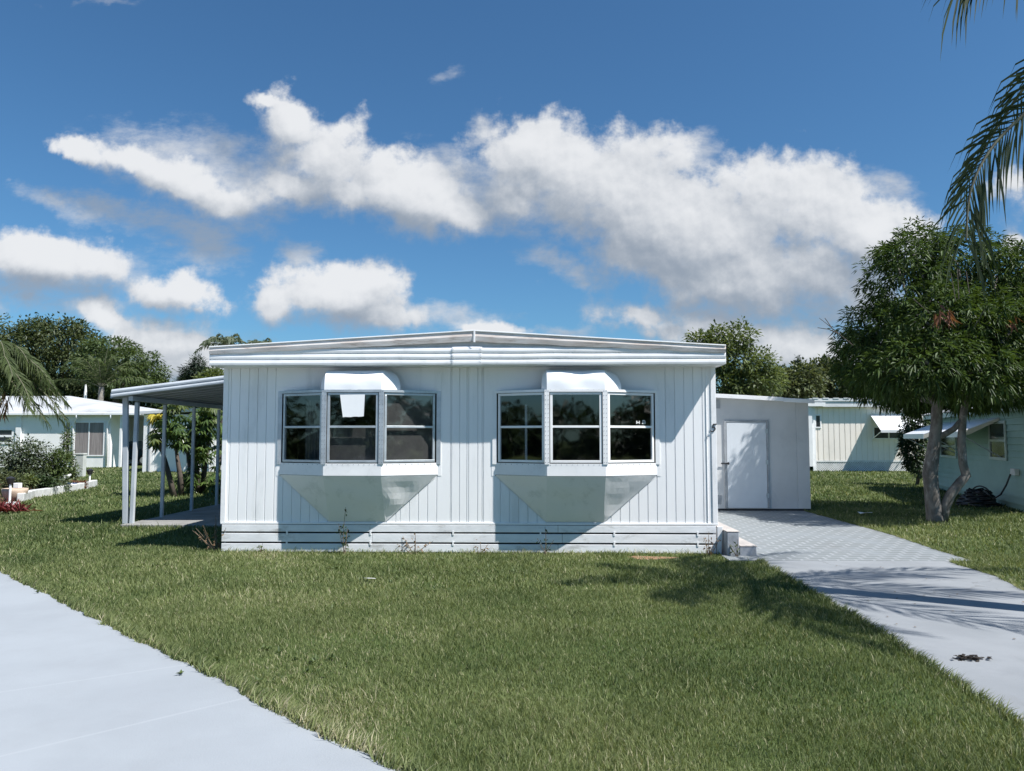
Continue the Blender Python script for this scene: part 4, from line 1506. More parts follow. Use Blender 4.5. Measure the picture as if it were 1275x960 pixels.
def make_grass():
    rng = np.random.default_rng(11)
    V, T = [], []

    def emit(x, y, h, wid, lean_dir, lean, tint):
        n = len(x)
        az = rng.random(n) * 2 * PI
        sx, sy = np.cos(az) * wid / 2, np.sin(az) * wid / 2
        lx, ly = np.cos(lean_dir) * lean * h, np.sin(lean_dir) * lean * h
        z0 = np.full(n, -.004)
        up = h * np.sqrt(np.maximum(1 - (lean * .8) ** 2, .12))
        q = np.empty((n, 5, 3))
        q[:, 0] = np.stack([x - sx, y - sy, z0], 1)
        q[:, 1] = np.stack([x + sx, y + sy, z0], 1)
        q[:, 2] = np.stack([x + sx * .75 + lx * .4, y + sy * .75 + ly * .4, up * .6], 1)
        q[:, 3] = np.stack([x - sx * .75 + lx * .4, y - sy * .75 + ly * .4, up * .6], 1)
        q[:, 4] = np.stack([x + lx, y + ly, up], 1)
        V.append(q.reshape(-1, 3))
        T.append(np.repeat(np.clip(tint, 0, 1), 5))

    def tint_at(x, y, n):
        t = -.04 + .36 * vnoise(x, y, 1.1, 1) + .30 * vnoise(x, y, .4, 2) + .28 * vnoise(x, y, 3.4, 3)
        # drier band towards the road and the left half of the lawn
        dry = np.clip(1 - np.abs((x + 2.6) + (y - 8.2) * .35) / 2.4, 0, 1) * (y < 11) * (vnoise(x, y, .8, 8) * .7 + .3)
        t = t + .36 * dry + .16 * (np.clip(1 - np.hypot(x - 4.2, y - 4.5) / 1.6, 0, 1))
        t = t + rng.normal(0, .17, n)
        t[rng.random(n) < .05] = .95
        return t

    def zone(r0, r1, rho, wid, hgt, half=44):
        area = (r1 ** 2 - r0 ** 2) * R(half)
        n = int(area * rho)
        r = np.sqrt(r0 ** 2 + (r1 ** 2 - r0 ** 2) * rng.random(n))
        a = (rng.random(n) * 2 - 1) * R(half)
        x, y = r * np.sin(a), r * np.cos(a)
        keep = np.ones(n, bool)
        for h in HOLES:
            keep &= ~inside(x, y, h)
        # thin spots and the bare patch
        keep &= rng.random(n) < .55 + .75 * vnoise(x, y, .35, 5)
        keep &= (np.hypot((x - 1.62) / .36, (y - 10.78) / .2) > 1) | (rng.random(n) < .2)
        x, y = x[keep], y[keep]
        n = len(x)
        hh = hgt * (.55 + .75 * rng.random(n)) * (.65 + .7 * vnoise(x, y, .6, 6))
        hh = hh * (1 + .7 * (rng.random(n) < .03))
        ld = rng.random(n) * 2 * PI
        emit(x, y, hh, wid * (.7 + .6 * rng.random(n)), ld, .25 + .75 * rng.random(n), tint_at(x, y, n))

    zone(2.3, 5.0, 14000, .0034, .038, 50)
    zone(5.0, 8.5, 7500, .0044, .041)
    zone(8.5, 13, 3200, .0072, .047)
    zone(13, 20, 1000, .0125, .06)
    zone(20, 34, 260, .022, .068)
    zone(34, 48, 100, .038, .08, 40)

    # longer blades hanging over the edges of the road and the driveway
    def fringe(pts, side, per, hmin, hmax, y_far=40):
        for (x0, y0), (x1, y1) in zip(pts[:-1], pts[1:]):
            L = math.hypot(x1 - x0, y1 - y0)
            n = int(L * per)
            t = rng.random(n)
            nx, ny = (y1 - y0) / L * side, -(x1 - x0) / L * side     # towards the paving
            o = -.05 * rng.random(n) + .012
            wob = .03 * (vnoise(x0 + (x1 - x0) * t, y0 + (y1 - y0) * t, .12, 9) - .5) * 2
            x, y = x0 + (x1 - x0) * t + nx * (o + wob), y0 + (y1 - y0) * t + ny * (o + wob)
            ld = math.atan2(ny, nx) + rng.normal(0, .8, n)
            emit(x, y, hmin + (hmax - hmin) * rng.random(n) ** 2, .006 + .002 * rng.random(n), ld, .55 + .45 * rng.random(n), tint_at(x, y, n) + .06)
    fringe([p for p in ROAD_EDGE if -14 < p[0] < 3], 1 if False else -1, 900, .04, .13)
    fringe([(2.79, .9), (2.81, 5.0), (2.93, 6.8), (3.0, 10.56)], 1, 700, .03, .10)
    fringe([(5.25, -.9), (5.27, 8.55), (5.48, 9.4), (5.5, 10.47), (5.86, 10.56), (5.9, 11.6), (6.07, 13.4), (6.07, 17.6)], -1, 350, .03, .11)
    fringe([(XL, F - .03), (XR, F - .03)], -1, 260, .03, .14)
    V_, T_ = np.concatenate(V), np.concatenate(T)
    k = np.arange(0, len(V_), 5)
    Fq = np.concatenate([np.stack([k, k + 1, k + 2], 1), np.stack([k, k + 2, k + 3], 1), np.stack([k + 3, k + 2, k + 4], 1)])
    o = np_mesh('lawn_grass', V_, Fq, 'grass', None, T_)
    tag(o, 'short patchy green lawn grass in front of and beside the mobile home', 'grass', None, 'stuff')
    print('grass blades', len(k))


make_grass()
rg = np.random.default_rng(17)
lv = Leaves()
for _ in range(420):
    r_, a_ = 3 + 11 * rg.random(), R(rg.uniform(-42, 38))
    x_, y_ = r_ * math.sin(a_), r_ * math.cos(a_)
    if vnoise(np.array([x_]), np.array([y_]), 1.6, 21)[0] < .55 or any(inside(np.array([x_]), np.array([y_]), h)[0] for h in HOLES):
        continue
    for _k in range(rg.integers(2, 6)):
        n = 7
        c = np.array([x_ + rg.normal(0, .09), y_ + rg.normal(0, .09), .012])
        A = rdir(n, rg)
        A[:, 2] = .25 + .5 * np.abs(A[:, 2])
        lv.add(np.repeat(c[None], n, 0), A, np.repeat([[0, 0, 1.0]], n, 0), .035 + .03 * rg.random(n), .02, .2 + .6 * rg.random(n), .1)
o = lv.build('lawn_weeds', 'leaf_mid')
tag(o, 'low broad leaved weeds scattered through the front lawn', 'weeds', None, 'stuff')


# ------------------------------------------------------------------ mango tree by the driveway
def lobes_px(spec, D0):
    """(px, py, rx px, ry px, depth offset, depth radius) -> ellipsoids in metres"""
    out = []
    for (px, py, rx, ry, dy, ry_m) in spec:
        p = at(px, py, D0 + dy)
        s = (D0 + dy) / 960
        out.append(((p.x, p.y, p.z), (rx * s, ry_m, ry * s)))
    return out


MD = 15.5
mt = thing('mango_tree', 'leafy dark green mango tree with forked grey trunk beside the driveway', 'tree', gr(1165, 650))
spec = [(1118, 350, 46, 58, .1, 1.0), (1135, 318, 44, 38, .2, .9), (1185, 325, 55, 40, .3, 1.1), (1235, 345, 50, 42, .2, 1.1), (1268, 395, 50, 52, .2, 1.2),
        (1085, 415, 42, 42, .3, .9), (1070, 450, 38, 38, .5, .9), (1110, 460, 62, 50, .8, 1.2), (1160, 410, 75, 60, -.6, 1.3), (1220, 415, 65, 60, -.6, 1.2),
        (1165, 470, 70, 48, .9, 1.3), (1225, 475, 65, 42, .2, 1.3), (1275, 465, 45, 42, .4, 1.1), (1172, 412, 62, 52, 1.5, 1.0), (1225, 400, 70, 60, 1.5, 1.0),
        (1100, 488, 40, 24, 1.0, .9), (1128, 502, 30, 20, .7, .7), (1200, 498, 45, 20, .5, .8), (1320, 430, 50, 55, .3, 1.2), (1300, 380, 50, 45, .6, 1.2), (1150, 462, 62, 40, -1.5, .8), (1205, 472, 58, 36, -1.5, .8), (1110, 470, 45, 36, -1.0, .8), (1255, 470, 45, 34, -1.2, .8), (1290, 345, 45, 45, .3, 1.1)]
spec = [(px + 6, py - 9 if py > 440 else py, rx * .97, ry, dy * 1.15, r * 1.15) for px, py, rx, ry, dy, r in spec]
lb = lobes_px(spec, MD + .75)
lv = Leaves()
rng = np.random.default_rng(21)
crown(lv, lb, 7000, 11, .15, .034, rng, (.62, 1.05), .5, .10, (.0, .8), clump=.5, uneven=.2)
crown(lv, lb, 900, 9, .19, .045, rng, (.35, .75), .5, .12, (.0, .5), clump=.45)
lv.build('crown', 'leaf_mango', mt)
lv = Leaves()
c = at(1172, 386, MD - 1.55)
n = 16
lv.add(np.array(c)[None] + rdir(n, rng) * .12, rdir(n, rng) * .6 + np.array([0, -.3, -.6]), rdir(n, rng), .22, .05, rng.random(n), .4)
for (px, py) in ((1258, 398), (1180, 395)):
    c = at(px, py, MD - 1.3)
    lv.add(np.array(c)[None] + rdir(9, rng) * .1, rdir(9, rng) + np.array([0, -.3, -.2]), rdir(9, rng), .18, .045, rng.random(9), .4)
lv.build('young_leaves', 'leaf_red', mt)
b = MB()


def pxpath(spec, D0):
    return [at(px, py, D0 + dy) for px, py, dy in spec]


b.tube(pxpath([(1166, 655, 0), (1163, 640, 0), (1160, 610, 0), (1158, 590, .02), (1162, 560, .05), (1166, 530, .08), (1167, 500, .1), (1168, 470, .1), (1165, 435, .1)], MD),
       [.18, .148, .137, .142, .12, .108, .10, .09, .065], 14)
b.tube(pxpath([(1172, 652, -.02), (1176, 632, -.05), (1184, 615, -.1), (1196, 600, -.12), (1203, 592, -.12), (1199, 578, -.12), (1197, 550, -.1), (1199, 520, -.1), (1204, 490, 0), (1212, 455, .1)], MD),
       [.11, .10, .095, .09, .088, .08, .076, .07, .06, .045], 12)
b.tube(pxpath([(1167, 545, .05), (1176, 541, 0), (1188, 534, -.05), (1198, 522, -.1)], MD), [.065, .06, .056, .052], 10)
fork = at(1167, 500, MD + .1)
fork2 = at(1204, 490, MD)
for i, (c_, r_) in enumerate(lb):
    src = fork if c_[0] < at(1190, 400, MD).x else fork2
    e_ = Vector(c_)
    limb(b, src, e_, .06, .018, .12)
    for k in range(3):
        d_ = Vector(rdir(1, rng)[0])
        limb(b, e_, e_ + Vector((d_.x * r_[0], d_.y * r_[1], abs(d_.z) * r_[2])) * .85, .018, .006, .1, 4, 5)
b.build('trunk', 'bark', mt, smooth=True)
# bare twigs sticking out of the left side of the crown
b = MB()
for pth in ([(1062, 430, 0), (1045, 416, 0), (1028, 402, 0), (1020, 396, 0)], [(1045, 416, 0), (1032, 410, -.1), (1018, 408, -.1)], [(1036, 409, 0), (1030, 400, .1), (1027, 396, .1)]):
    b.tube(pxpath(pth, MD), [.010, .008, .006, .004][:len(pth)], 6)
for pth in ([(1137, 372, -1.7), (1158, 390, -1.8)], [(1184, 340, -1.5), (1190, 375, -1.6)], [(1192, 335, -1.5), (1194, 372, -1.6)], [(1226, 385, -1.6), (1212, 410, -1.5)], [(1203, 338, -1.5), (1207, 365, -1.6)]):
    b.tube(pxpath(pth, MD), [.007, .005], 6)
b.build('bare_twig', 'bark_dark', mt, split=True)


# ------------------------------------------------------------------ palms
def frond(lv, mb, pts, leaf_len, n=70, width=.03, hang=.6, rng=RNG, tint=(.1, .8), wild=.12, start=.12, face=None):
    """a feather frond along a polyline: rachis tube and paired leaflets"""
    P = [Vector(p) for p in pts]
    # resample with Catmull-Rom
    S = []
    for i in range(len(P) - 1):
        p0, p1, p2, p3 = P[max(i - 1, 0)], P[i], P[i + 1], P[min(i + 2, len(P) - 1)]
        for k in range(8):
            t = k / 8
            S.append(.5 * ((2 * p1) + (p2 - p0) * t + (2 * p0 - 5 * p1 + 4 * p2 - p3) * t * t + (3 * p1 - p0 - 3 * p2 + p3) * t ** 3))
    S.append(P[-1])
    L = [0]
    for a, b_ in zip(S[:-1], S[1:]):
        L.append(L[-1] + (b_ - a).length)
    mb.tube(S, [.028 * (1 - .85 * l / L[-1]) + .004 for l in L], 6)
    base, ax, nr, ln, tt = [], [], [], [], []
    for k in range(n):
        u = start + (1 - start) * (k + rng.random() * .5) / n
        s = u * L[-1]
        i = min(max(np.searchsorted(L, s) - 1, 0), len(S) - 2)
        f = (s - L[i]) / max(L[i + 1] - L[i], 1e-6)
        p = S[i].lerp(S[i + 1], f)
        d = (S[i + 1] - S[i]).normalized()
        side = d.cross(Vector(face) if face else Vector((0, 0, 1)))
        if side.length < .2:
            side = Vector((1, .3, 0))
        side.normalize()
        prof = math.sin(min(1, (u - start) / (1 - start) * 1.15 + .12) * PI * .86) * .75 + .3
        for s_ in (-1, 1):
            a = side * s_ * (.9 - .35 * u) + d * (.45 + .55 * u) + Vector(rng.normal(0, wild, 3)) + Vector((0, 0, .18 * rng.normal()))
            base.append(p)
            ax.append(a)
            nr.append(d.cross(a) * s_ + Vector((0, 0, .4)))
            ln.append(leaf_len * prof * (.8 + .35 * rng.random()))
            tt.append(tint[0] + (tint[1] - tint[0]) * rng.random())
    # two-piece leaflets so they bend down: inner half, then a hanging outer half
    base, ax, nr = np.array(base), unit(np.array(ax)), np.array(nr)
    ln, tt = np.array(ln), np.array(tt)
    S_ = unit(np.cross(ax, nr))
    g = np.array([0, 0, -1.0])
    m1 = base + ax * ln[:, None] * .38 + g * ln[:, None] * hang * .07
    m2 = base + ax * ln[:, None] * .68 + g * ln[:, None] * hang * .28
    tip = base + ax * ln[:, None] * .84 + g * ln[:, None] * hang * .75
    w = width / 2
    q = np.stack([base - S_ * w * .35, base + S_ * w * .35, m1 + S_ * w, m1 - S_ * w, m2 + S_ * w * .8, m2 - S_ * w * .8, tip], 1)
    lv.append((q.reshape(-1, 3), np.repeat(tt, 7)))


def build_fronds(lv, name, m, parent):
    V = np.concatenate([a for a, _ in lv])
    T = np.concatenate([t for _, t in lv])
    k = np.arange(0, len(V), 7)
    f = []
    for tri in ((0, 1, 2), (0, 2, 3), (3, 2, 4), (3, 4, 5), (5, 4, 6)):
        f.append(np.stack([k + i for i in tri], 1))
    np_mesh(name, V, np.concatenate(f), m, parent, T)


def arc_frond(c, az, el, L, sag):
    """points of a frond leaving c at azimuth/elevation and drooping under its weight"""
    pts = []
    d = Vector((math.cos(az) * math.cos(el), math.sin(az) * math.cos(el), math.sin(el)))
    for i in range(7):
        t = i / 6
        pts.append(Vector(c) + d * L * t * (1 - .12 * t) + Vector((0, 0, -1)) * sag * L * t ** 2.1)
    return pts


def palm(name, label, base, crown_c, specs, L, leaf_len, mleaf, r=.16, extra=None, dry=0, group=None, width=.03, n=60, seed=1):
    rg = np.random.default_rng(seed)
    t = thing(name, label, 'palm tree', (base[0], base[1], 0), group)
    b = MB()
    a, c = Vector((base[0], base[1], -.05)), Vector(crown_c)
    pts = [a.lerp(c, i / 9) + Vector((.04 * math.sin(i), .03 * math.cos(i * 1.3), 0)) for i in range(10)]
    b.tube(pts, [r * (1.25 - .45 * i / 9) + .01 * (i % 2) for i in range(10)], 12)
    b.build('trunk', 'palm_trunk', t, smooth=True)
    lv, mb = [], MB()
    for (az, el, sag) in specs:
        frond(lv, mb, arc_frond(c, az, el, L * (.88 + .24 * rg.random()), sag), leaf_len, n, width, .7, rg)
    for pts in (extra or []):
        frond(lv, mb, pts, leaf_len * 1.2, int(n * 1.5), width * .85, .8, rg, (.05, .6), .10, .05, (.25, -1, .35))
    mb.build('frond_stem', 'frond_stem', t, smooth=True)
    build_fronds(lv, 'fronds', mleaf, t)
    return t


PC = Vector((6.45, 6.75, 6.25))
specs = []
for k in range(15):
    az = R(-115 + k * 21)         # keeps clear of the direction over the lawn
    el = R((62, 25, 42, 8)[k % 4])
    if 150 < math.degrees(az) % 360 < 215:
        continue
    specs.append((az, el, (.45, .6, .5, .62)[k % 4]))
fA = [PC, Vector((5.75, 6.65, 6.25)), at(1400, 62, 6.7), at(1330, 95, 6.65), at(1275, 142, 6.65), at(1232, 188, 6.65), at(1208, 240, 6.65), at(1203, 300, 6.65)]
fB = [PC, Vector((5.7, 6.85, 6.8)), Vector((4.9, 6.9, 6.75)), at(1290, -70, 6.9), at(1230, -45, 6.9), at(1190, -15, 6.9)]
palm('queen_palm', 'tall queen palm beside the driveway with arching fronds hanging into the top right', (6.45, 6.75), PC, specs, 3.3, .62, 'leaf_palm', .17, [fA, fB], seed=3, width=.026, n=66)

# left palm in front of the bungalow
LC = at(-14, 452, 29)
specs = [(R(a), R(e), s) for a, e, s in ((-5, 40, .75), (15, 15, .7), (-25, 5, .6), (40, 55, .7), (-60, 35, .7), (-100, 20, .6), (-140, 40, .7), (170, 15, .6), (130, 45, .7), (90, 20, .6), (-35, 60, .75), (60, 5, .5), (5, -12, .45), (-50, -15, .4), (30, -25, .35), (-15, 65, .8), (-5, 25, .6), (10, 0, .45), (-35, 30, .65), (25, 35, .7), (-75, 0, .4), (-10, 52, .75), (-55, 50, .7), (75, 35, .7), (0, -30, .3), (-20, -20, .35))]
palm('feathery_palm', 'feathery palm with drooping fronds in front of the white bungalow', (LC.x - .1, 29), LC, specs, 3.1, .62, 'leaf_palm_green', .17, seed=5, width=.034, n=62)
o = [o for o in bpy.data.objects if o.name.startswith('feathery_palm')][0]
lv = Leaves()
c = at(2, 500, 28.8)
n = 60
lv.add(np.array(c)[None] + rdir(n, rng) * np.array([.25, .2, .45]), rdir(n, rng) * .5 + np.array([0, 0, -1.0]), rdir(n, rng), .4, .06, rng.random(n), .2)
lv.build('dead_fronds', 'leaf_dry', o)
# palm behind the bungalow
c = at(126, 482, 50)
specs = [(R(a), R(e), s) for a, e, s in ((0, 72, .35), (0, 50, .4), (40, 60, .35), (80, 75, .3), (120, 60, .35), (170, 74, .35), (180, 48, .4), (-30, 65, .35), (-70, 60, .35), (-110, 62, .35), (-150, 60, .4), (0, 30, .35), (180, 25, .35), (0, 84, .2), (180, 62, .35))]
palm('slim_palm', 'slim palm with upright fronds rising behind the right end of the bungalow roof', (at(122, 500, 50).x, 50), c, specs, 4.2, .8, 'leaf_palm_green', .2, seed=8, width=.07, n=36)
# palm tops over the roof of the home
c = at(283, 432, 40)
specs = [(R(a), R(e), s) for a, e, s in ((0, 70, .6), (0, 45, .6), (60, 60, .6), (120, 60, .6), (180, 50, .6), (200, 72, .6), (-60, 50, .6), (-120, 50, .6), (180, 25, .5), (0, 20, .5), (240, 35, .5))]
palm('short_palm', 'small palm whose tips show above the left end of the mobile home roof', (c.x, 40), c, specs, 1.9, .42, 'leaf_grey', .12, seed=9, width=.05, n=34)
c = at(325, 434, 41)
palm('short_palm', 'faint palm tuft above the mobile home roof right of another palm tip', (c.x, 41), c, specs[:8], 1.5, .4, 'leaf_grey', .12, seed=10, width=.05, n=30)


# ------------------------------------------------------------------ background trees
def tree(name, label, base_px, D, spec, mleaf, clumps, per, L, W, seed, trunk_r=.2, group=None, tint=(0, .8), shell=(.62, 1.08), spread=.3, droop=.25, mbark='bark_dark', cat='tree', z_fork=.45):
    rg = np.random.default_rng(seed)
    bx = at(base_px, 560, D).x
    t = thing(name, label, cat, (bx, D, 0), group)
    lb = lobes_px(spec, D)
    lv = Leaves()
    crown(lv, lb, clumps, per, L, W, rg, shell, droop, spread, tint, clump=.55)
    lv.build('crown', mleaf, t)
    b = MB()
    zf = min(c[2] - r[2] * .5 for c, r in lb)
    zf = max(zf, .6)
    f = Vector((bx + .1, D, zf))
    limb(b, (bx, D, -.05), f, trunk_r, trunk_r * .75, .04, 6, 9)
    for c_, r_ in lb:
        limb(b, f, Vector(c_), trunk_r * .5, trunk_r * .14, .12, 6, 6)
    b.build('trunk', mbark, t, smooth=True)
    return t


G_B = 'trees beyond the houses'
tree('oak_tree', 'broad dark oak crown towering behind the left end of the white bungalow', 62, 62,
     [(35, 440, 42, 38, 0, 3.5), (75, 425, 40, 30, 0, 3.2), (60, 455, 55, 45, 1, 3.5), (95, 450, 32, 38, 0, 3), (15, 460, 35, 40, 0, 3), (45, 412, 22, 12, 0, 1.5), (85, 408, 18, 10, 0, 1.3), (110, 475, 30, 35, 0, 2.5), (-40, 450, 55, 55, 0, 4)],
     'leaf_olive', 3600, 9, .30, .16, 31, .4, G_B, (0, .65), (.6, 1.1), .5)
tree('spreading_tree', 'flat topped layered tree left of the carport roof', 140, 58,
     [(140, 432, 26, 10, 0, 2.2), (160, 446, 32, 11, 0, 2.5), (180, 462, 24, 9, 0, 2), (135, 460, 35, 20, 0, 2.6), (165, 476, 36, 18, 0, 2.6), (120, 445, 18, 12, 0, 1.8), (190, 482, 18, 12, 0, 1.8)],
     'leaf_mid', 1500, 9, .26, .11, 32, .28, G_B, (0, .7), (.75, 1.12), .32)
tree('dark_thicket_tree', 'low dark tree filling the gap behind the bungalow roof ridge', 150, 64,
     [(105, 500, 50, 30, 0, 3), (170, 500, 45, 28, 0, 3), (215, 505, 40, 24, 0, 3), (60, 505, 45, 30, 0, 3)], 'leaf_dark', 2200, 8, .36, .2, 33, .3, G_B, (0, .6))
tree('pine_tree', 'dark tufted pine top showing above the carport roof', 243, 66,
     [(247, 452, 9, 8, 0, 1), (240, 462, 14, 6, 0, 1.2), (255, 464, 12, 6, 0, 1.2), (232, 470, 10, 6, 0, 1), (262, 474, 14, 7, 0, 1.2), (243, 476, 22, 8, 0, 1.6)],
     'leaf_pine', 700, 9, .32, .07, 34, .2, G_B, (0, .8), (.3, 1.05), .3)
tree('yellow_green_tree', 'small yellow green tree top just left of the mobile home eave', 272, 36,
     [(268, 470, 10, 8, 0, .6), (262, 478, 12, 10, 0, .8), (275, 485, 14, 12, 0, .8)], 'leaf_light', 300, 8, .2, .1, 35, .1, G_B, (.2, 1))
tree('airy_tree', 'tall airy light green tree behind the right end of the mobile home roof', 905, 45,
     [(895, 420, 20, 14, 0, 1.1), (922, 420, 16, 18, 0, 1.0), (890, 440, 26, 20, 0, 1.4), (918, 450, 28, 24, 0, 1.5), (945, 452, 20, 16, 0, 1.2), (935, 475, 32, 20, 0, 1.5), (900, 478, 30, 24, 0, 1.5), (870, 425, 14, 10, 0, .9), (958, 470, 18, 18, 0, 1)],
     'leaf_light', 1250, 9, .24, .11, 36, .17, G_B, (0, .85), (.5, 1.12), .35)
tree('leafy_tree', 'dark leafy tree over the right side of the shed roof', 985, 48,
     [(975, 480, 26, 20, 0, 1.6), (1000, 478, 20, 22, 0, 1.5), (955, 490, 24, 16, 0, 1.4), (925, 492, 26, 14, 0, 1.4)], 'leaf_olive', 1200, 8, .28, .15, 37, .2, G_B, (0, .9), (.55, 1.1), .35)
tree('leafy_tree', 'broad leafy tree above the cream mobile home left of the mango crown', 1030, 50,
     [(1020, 470, 22, 22, 0, 1.6), (1045, 475, 28, 26, 0, 1.8), (1075, 480, 30, 28, 0, 1.8), (1008, 485, 20, 16, 0, 1.4), (1105, 480, 30, 30, 0, 2)], 'leaf_olive', 1500, 8, .28, .15, 38, .2, G_B, (0, .8), (.55, 1.1), .35)
tree('leafy_tree', 'dark tree behind the mango crown and the mint green house', 1200, 46,
     [(1150, 480, 40, 34, 0, 2), (1200, 470, 45, 40, 0, 2.2), (1255, 470, 45, 40, 0, 2.2), (1320, 470, 50, 40, 0, 2.2)], 'leaf_dark', 1500, 8, .32, .17, 39, .22, G_B, (0, .6))
tree('cypress_tree', 'thin dark cypress tip above the trees behind the shed', 993, 72,
     [(993, 450, 3.5, 8, 0, .35), (993, 462, 5.5, 12, 0, .5), (993, 480, 8, 18, 0, .7), (993, 500, 9, 20, 0, .8)], 'leaf_pine', 420, 9, .26, .08, 40, .14, G_B, (0, .6), (.3, 1.0), .15)
# dark shrub between cream home and mint house
tree('evergreen_shrub', 'tall dark evergreen shrub at the far corner of the mint green house', 1140, 27,
     [(1138, 545, 14, 26, 0, .5), (1142, 575, 12, 18, 0, .5), (1146, 520, 16, 22, 0, .6), (1136, 560, 13, 26, .1, .5)], 'leaf_dark', 420, 10, .13, .06, 41, .06, None, (0, .6), (.5, 1.1), .12, cat='shrub')

# ------------------------------------------------------------------ schefflera trees by the carport
def schefflera(label, stems, heads, D, seed):
    rg = np.random.default_rng(seed)
    base = gr(*stems[0][0][:2]) if False else None
    p0 = at(stems[0][0][0], stems[0][0][1], D)
    t = thing('umbrella_tree', label, 'tree', (p0.x, D, 0), 'umbrella trees behind the carport')
    b = MB()
    for st in stems:
        pts = pxpath([(x, y, dy) for x, y, dy in st], D)
        pts[0].z = -.03
        b.tube(pts, [.085 - .045 * i / max(len(pts) - 1, 1) for i in range(len(pts))], 8)
    b.build('trunk', 'bark_dark', t, smooth=True)
    for mname, lst in heads.items():
        lv = Leaves()
        for (px, py, rx, ry, n) in lst:
            for _ in range(n):
                c = at(px + rx * rg.normal(0, .5), py + ry * rg.normal(0, .5), D + rg.normal(0, .35))
                # an umbrella: leaflets radiating from one point and hanging
                tilt = Vector((rg.normal(0, .35), rg.normal(0, .35), 1)).normalized()
                k = 9
                az = np.arange(k) * 2 * PI / k + rg.random()
                sx = Vector((1, 0, 0)).cross(tilt).normalized()
                sy = tilt.cross(sx)
                A = np.array([list(sx * math.cos(a) + sy * math.sin(a) - tilt * .25) for a in az])
                lv.add(np.repeat(np.array(c)[None], k, 0), A, np.repeat(np.array(tilt)[None], k, 0), .20 + .08 * rg.random(k), .07, np.clip(rg.random() * .6 + .4 * rg.random(k), 0, 1), .45, .1)
        lv.build('crown', mname, t)


schefflera('leaning umbrella tree with yellow tipped heads between the carport posts',
           [[(217, 618, 0), (210, 590, 0), (203, 565, 0), (197, 545, 0)], [(226, 618, .3), (224, 590, .3), (221, 572, .3), (219, 555, .3)]],
           {'leaf_yellow': [(194, 517, 8, 4, 9)], 'leaf_light': [(193, 542, 9, 7, 12), (212, 505, 8, 5, 8), (222, 505, 8, 6, 8)], 'leaf_schefflera': [(215, 530, 14, 14, 40), (225, 545, 12, 12, 30), (205, 520, 10, 8, 14), (193, 552, 7, 4, 6)]}, 21.5, 51)
schefflera('dense dark umbrella tree clump at the back of the carport',
           [[(246, 622, 0), (245, 590, 0), (243, 560, 0), (240, 530, 0)], [(252, 622, .2), (254, 590, .2), (258, 560, .2), (262, 530, .2)], [(240, 620, .4), (238, 590, .4), (234, 565, .4), (230, 550, .4)]],
           {'leaf_schefflera': [(248, 530, 16, 22, 70), (250, 560, 12, 18, 45), (262, 520, 12, 14, 35), (240, 590, 8, 14, 22), (265, 600, 10, 12, 24), (230, 598, 5, 8, 12)], 'leaf_light': [(266, 508, 10, 6, 10), (262, 522, 8, 5, 6)]}, 22.5, 52)
schefflera('umbrella tree crown hidden under the carport roof beside the mobile home wall',
           [[(285, 622, 0), (284, 580, 0), (286, 540, 0)]], {'leaf_schefflera': [(280, 540, 14, 24, 50), (290, 570, 12, 20, 40)]}, 24.2, 53)

# ------------------------------------------------------------------ garden bed on the left
bd = [gr(-40, 640), gr(-5, 640), gr(20, 627), gr(45, 620), gr(80, 614), gr(105, 609.5), gr(118, 605), gr(112, 600), gr(70, 597), gr(-40, 600)]
MB().poly(*[(p.x, p.y, .012) for p in bd]).build('mulch_bed', 'mulch')['kind'] = 'structure'
b = MB()
edge = [gr(25, 625), gr(40, 620), gr(60, 617), gr(80, 613.5), gr(100, 610), gr(118, 605.5)]
for p, q in zip(edge[:-1], edge[1:]):
    b.bar(p + Vector((0, 0, .10)), q + Vector((0, 0, .10)), .16, .24)
o = b.build('garden_border', 'stone_white', None, bevel=.02, origin=edge[0])
tag(o, 'low white stone border curving along the red mulch garden bed', 'garden border')
b = MB()
for k in range(5):
    p = gr(-12 + k * 7, 640 - k * 2.6)
    b.box((p.x - .13, p.y - .09, -.02), (p.x + .13, p.y + .09, .09))
o = b.build('stone_edging', 'stone_white', None, bevel=.02, origin=gr(0, 636))
tag(o, 'short row of rough pale stones below the dark red plant', 'edging')


def bush(name, label, px, py_base, spec, D, mleaf, clumps, per, L, W, seed, tint=(0, .8), stems=6, group=None, cat='bush', r=.015):
    rg = np.random.default_rng(seed)
    bx = at(px, py_base, D).x
    t = thing(name, label, cat, (bx, D, 0), group)
    lb = lobes_px(spec, D)
    lv = Leaves()
    crown(lv, lb, clumps, per, L, W, rg, (.35, 1.12), .2, .12, tint, clump=.5)
    lv.build('foliage', mleaf, t)
    b = MB()
    for k in range(stems):
        c_ = lb[k % len(lb)][0]
        limb(b, (bx + rg.normal(0, .08), D + rg.normal(0, .08), 0), Vector(c_) + Vector(rg.normal(0, .1, 3)), r, r * .4, .12, 5, 6)
    b.build('stem', 'bark_dark', t)
    return t


bush('garden_bush', 'large grey green bush left of the others in the garden bed', 28, 600, [(20, 570, 22, 22, 0, .5), (38, 562, 16, 18, 0, .45), (12, 590, 16, 16, 0, .4), (40, 590, 18, 16, 0, .45)], 23, 'leaf_grey', 520, 9, .10, .045, 61)
bush('garden_bush', 'rounder darker green bush in the middle of the garden bed', 62, 604, [(62, 582, 15, 18, 0, .4), (72, 574, 12, 14, 0, .35), (55, 595, 14, 10, 0, .35), (74, 595, 10, 10, 0, .3)], 23.5, 'leaf_mid', 420, 9, .09, .045, 62)
bush('slender_shrub', 'slender upright shrub at the right of the garden bushes', 83, 606, [(84, 545, 5, 10, 0, .14), (83, 562, 7, 12, 0, .2), (85, 580, 8, 14, 0, .2), (91, 585, 5, 12, 0, .18)], 24.5, 'leaf_mid', 190, 8, .09, .04, 63, (.1, .9), 3, cat='shrub')
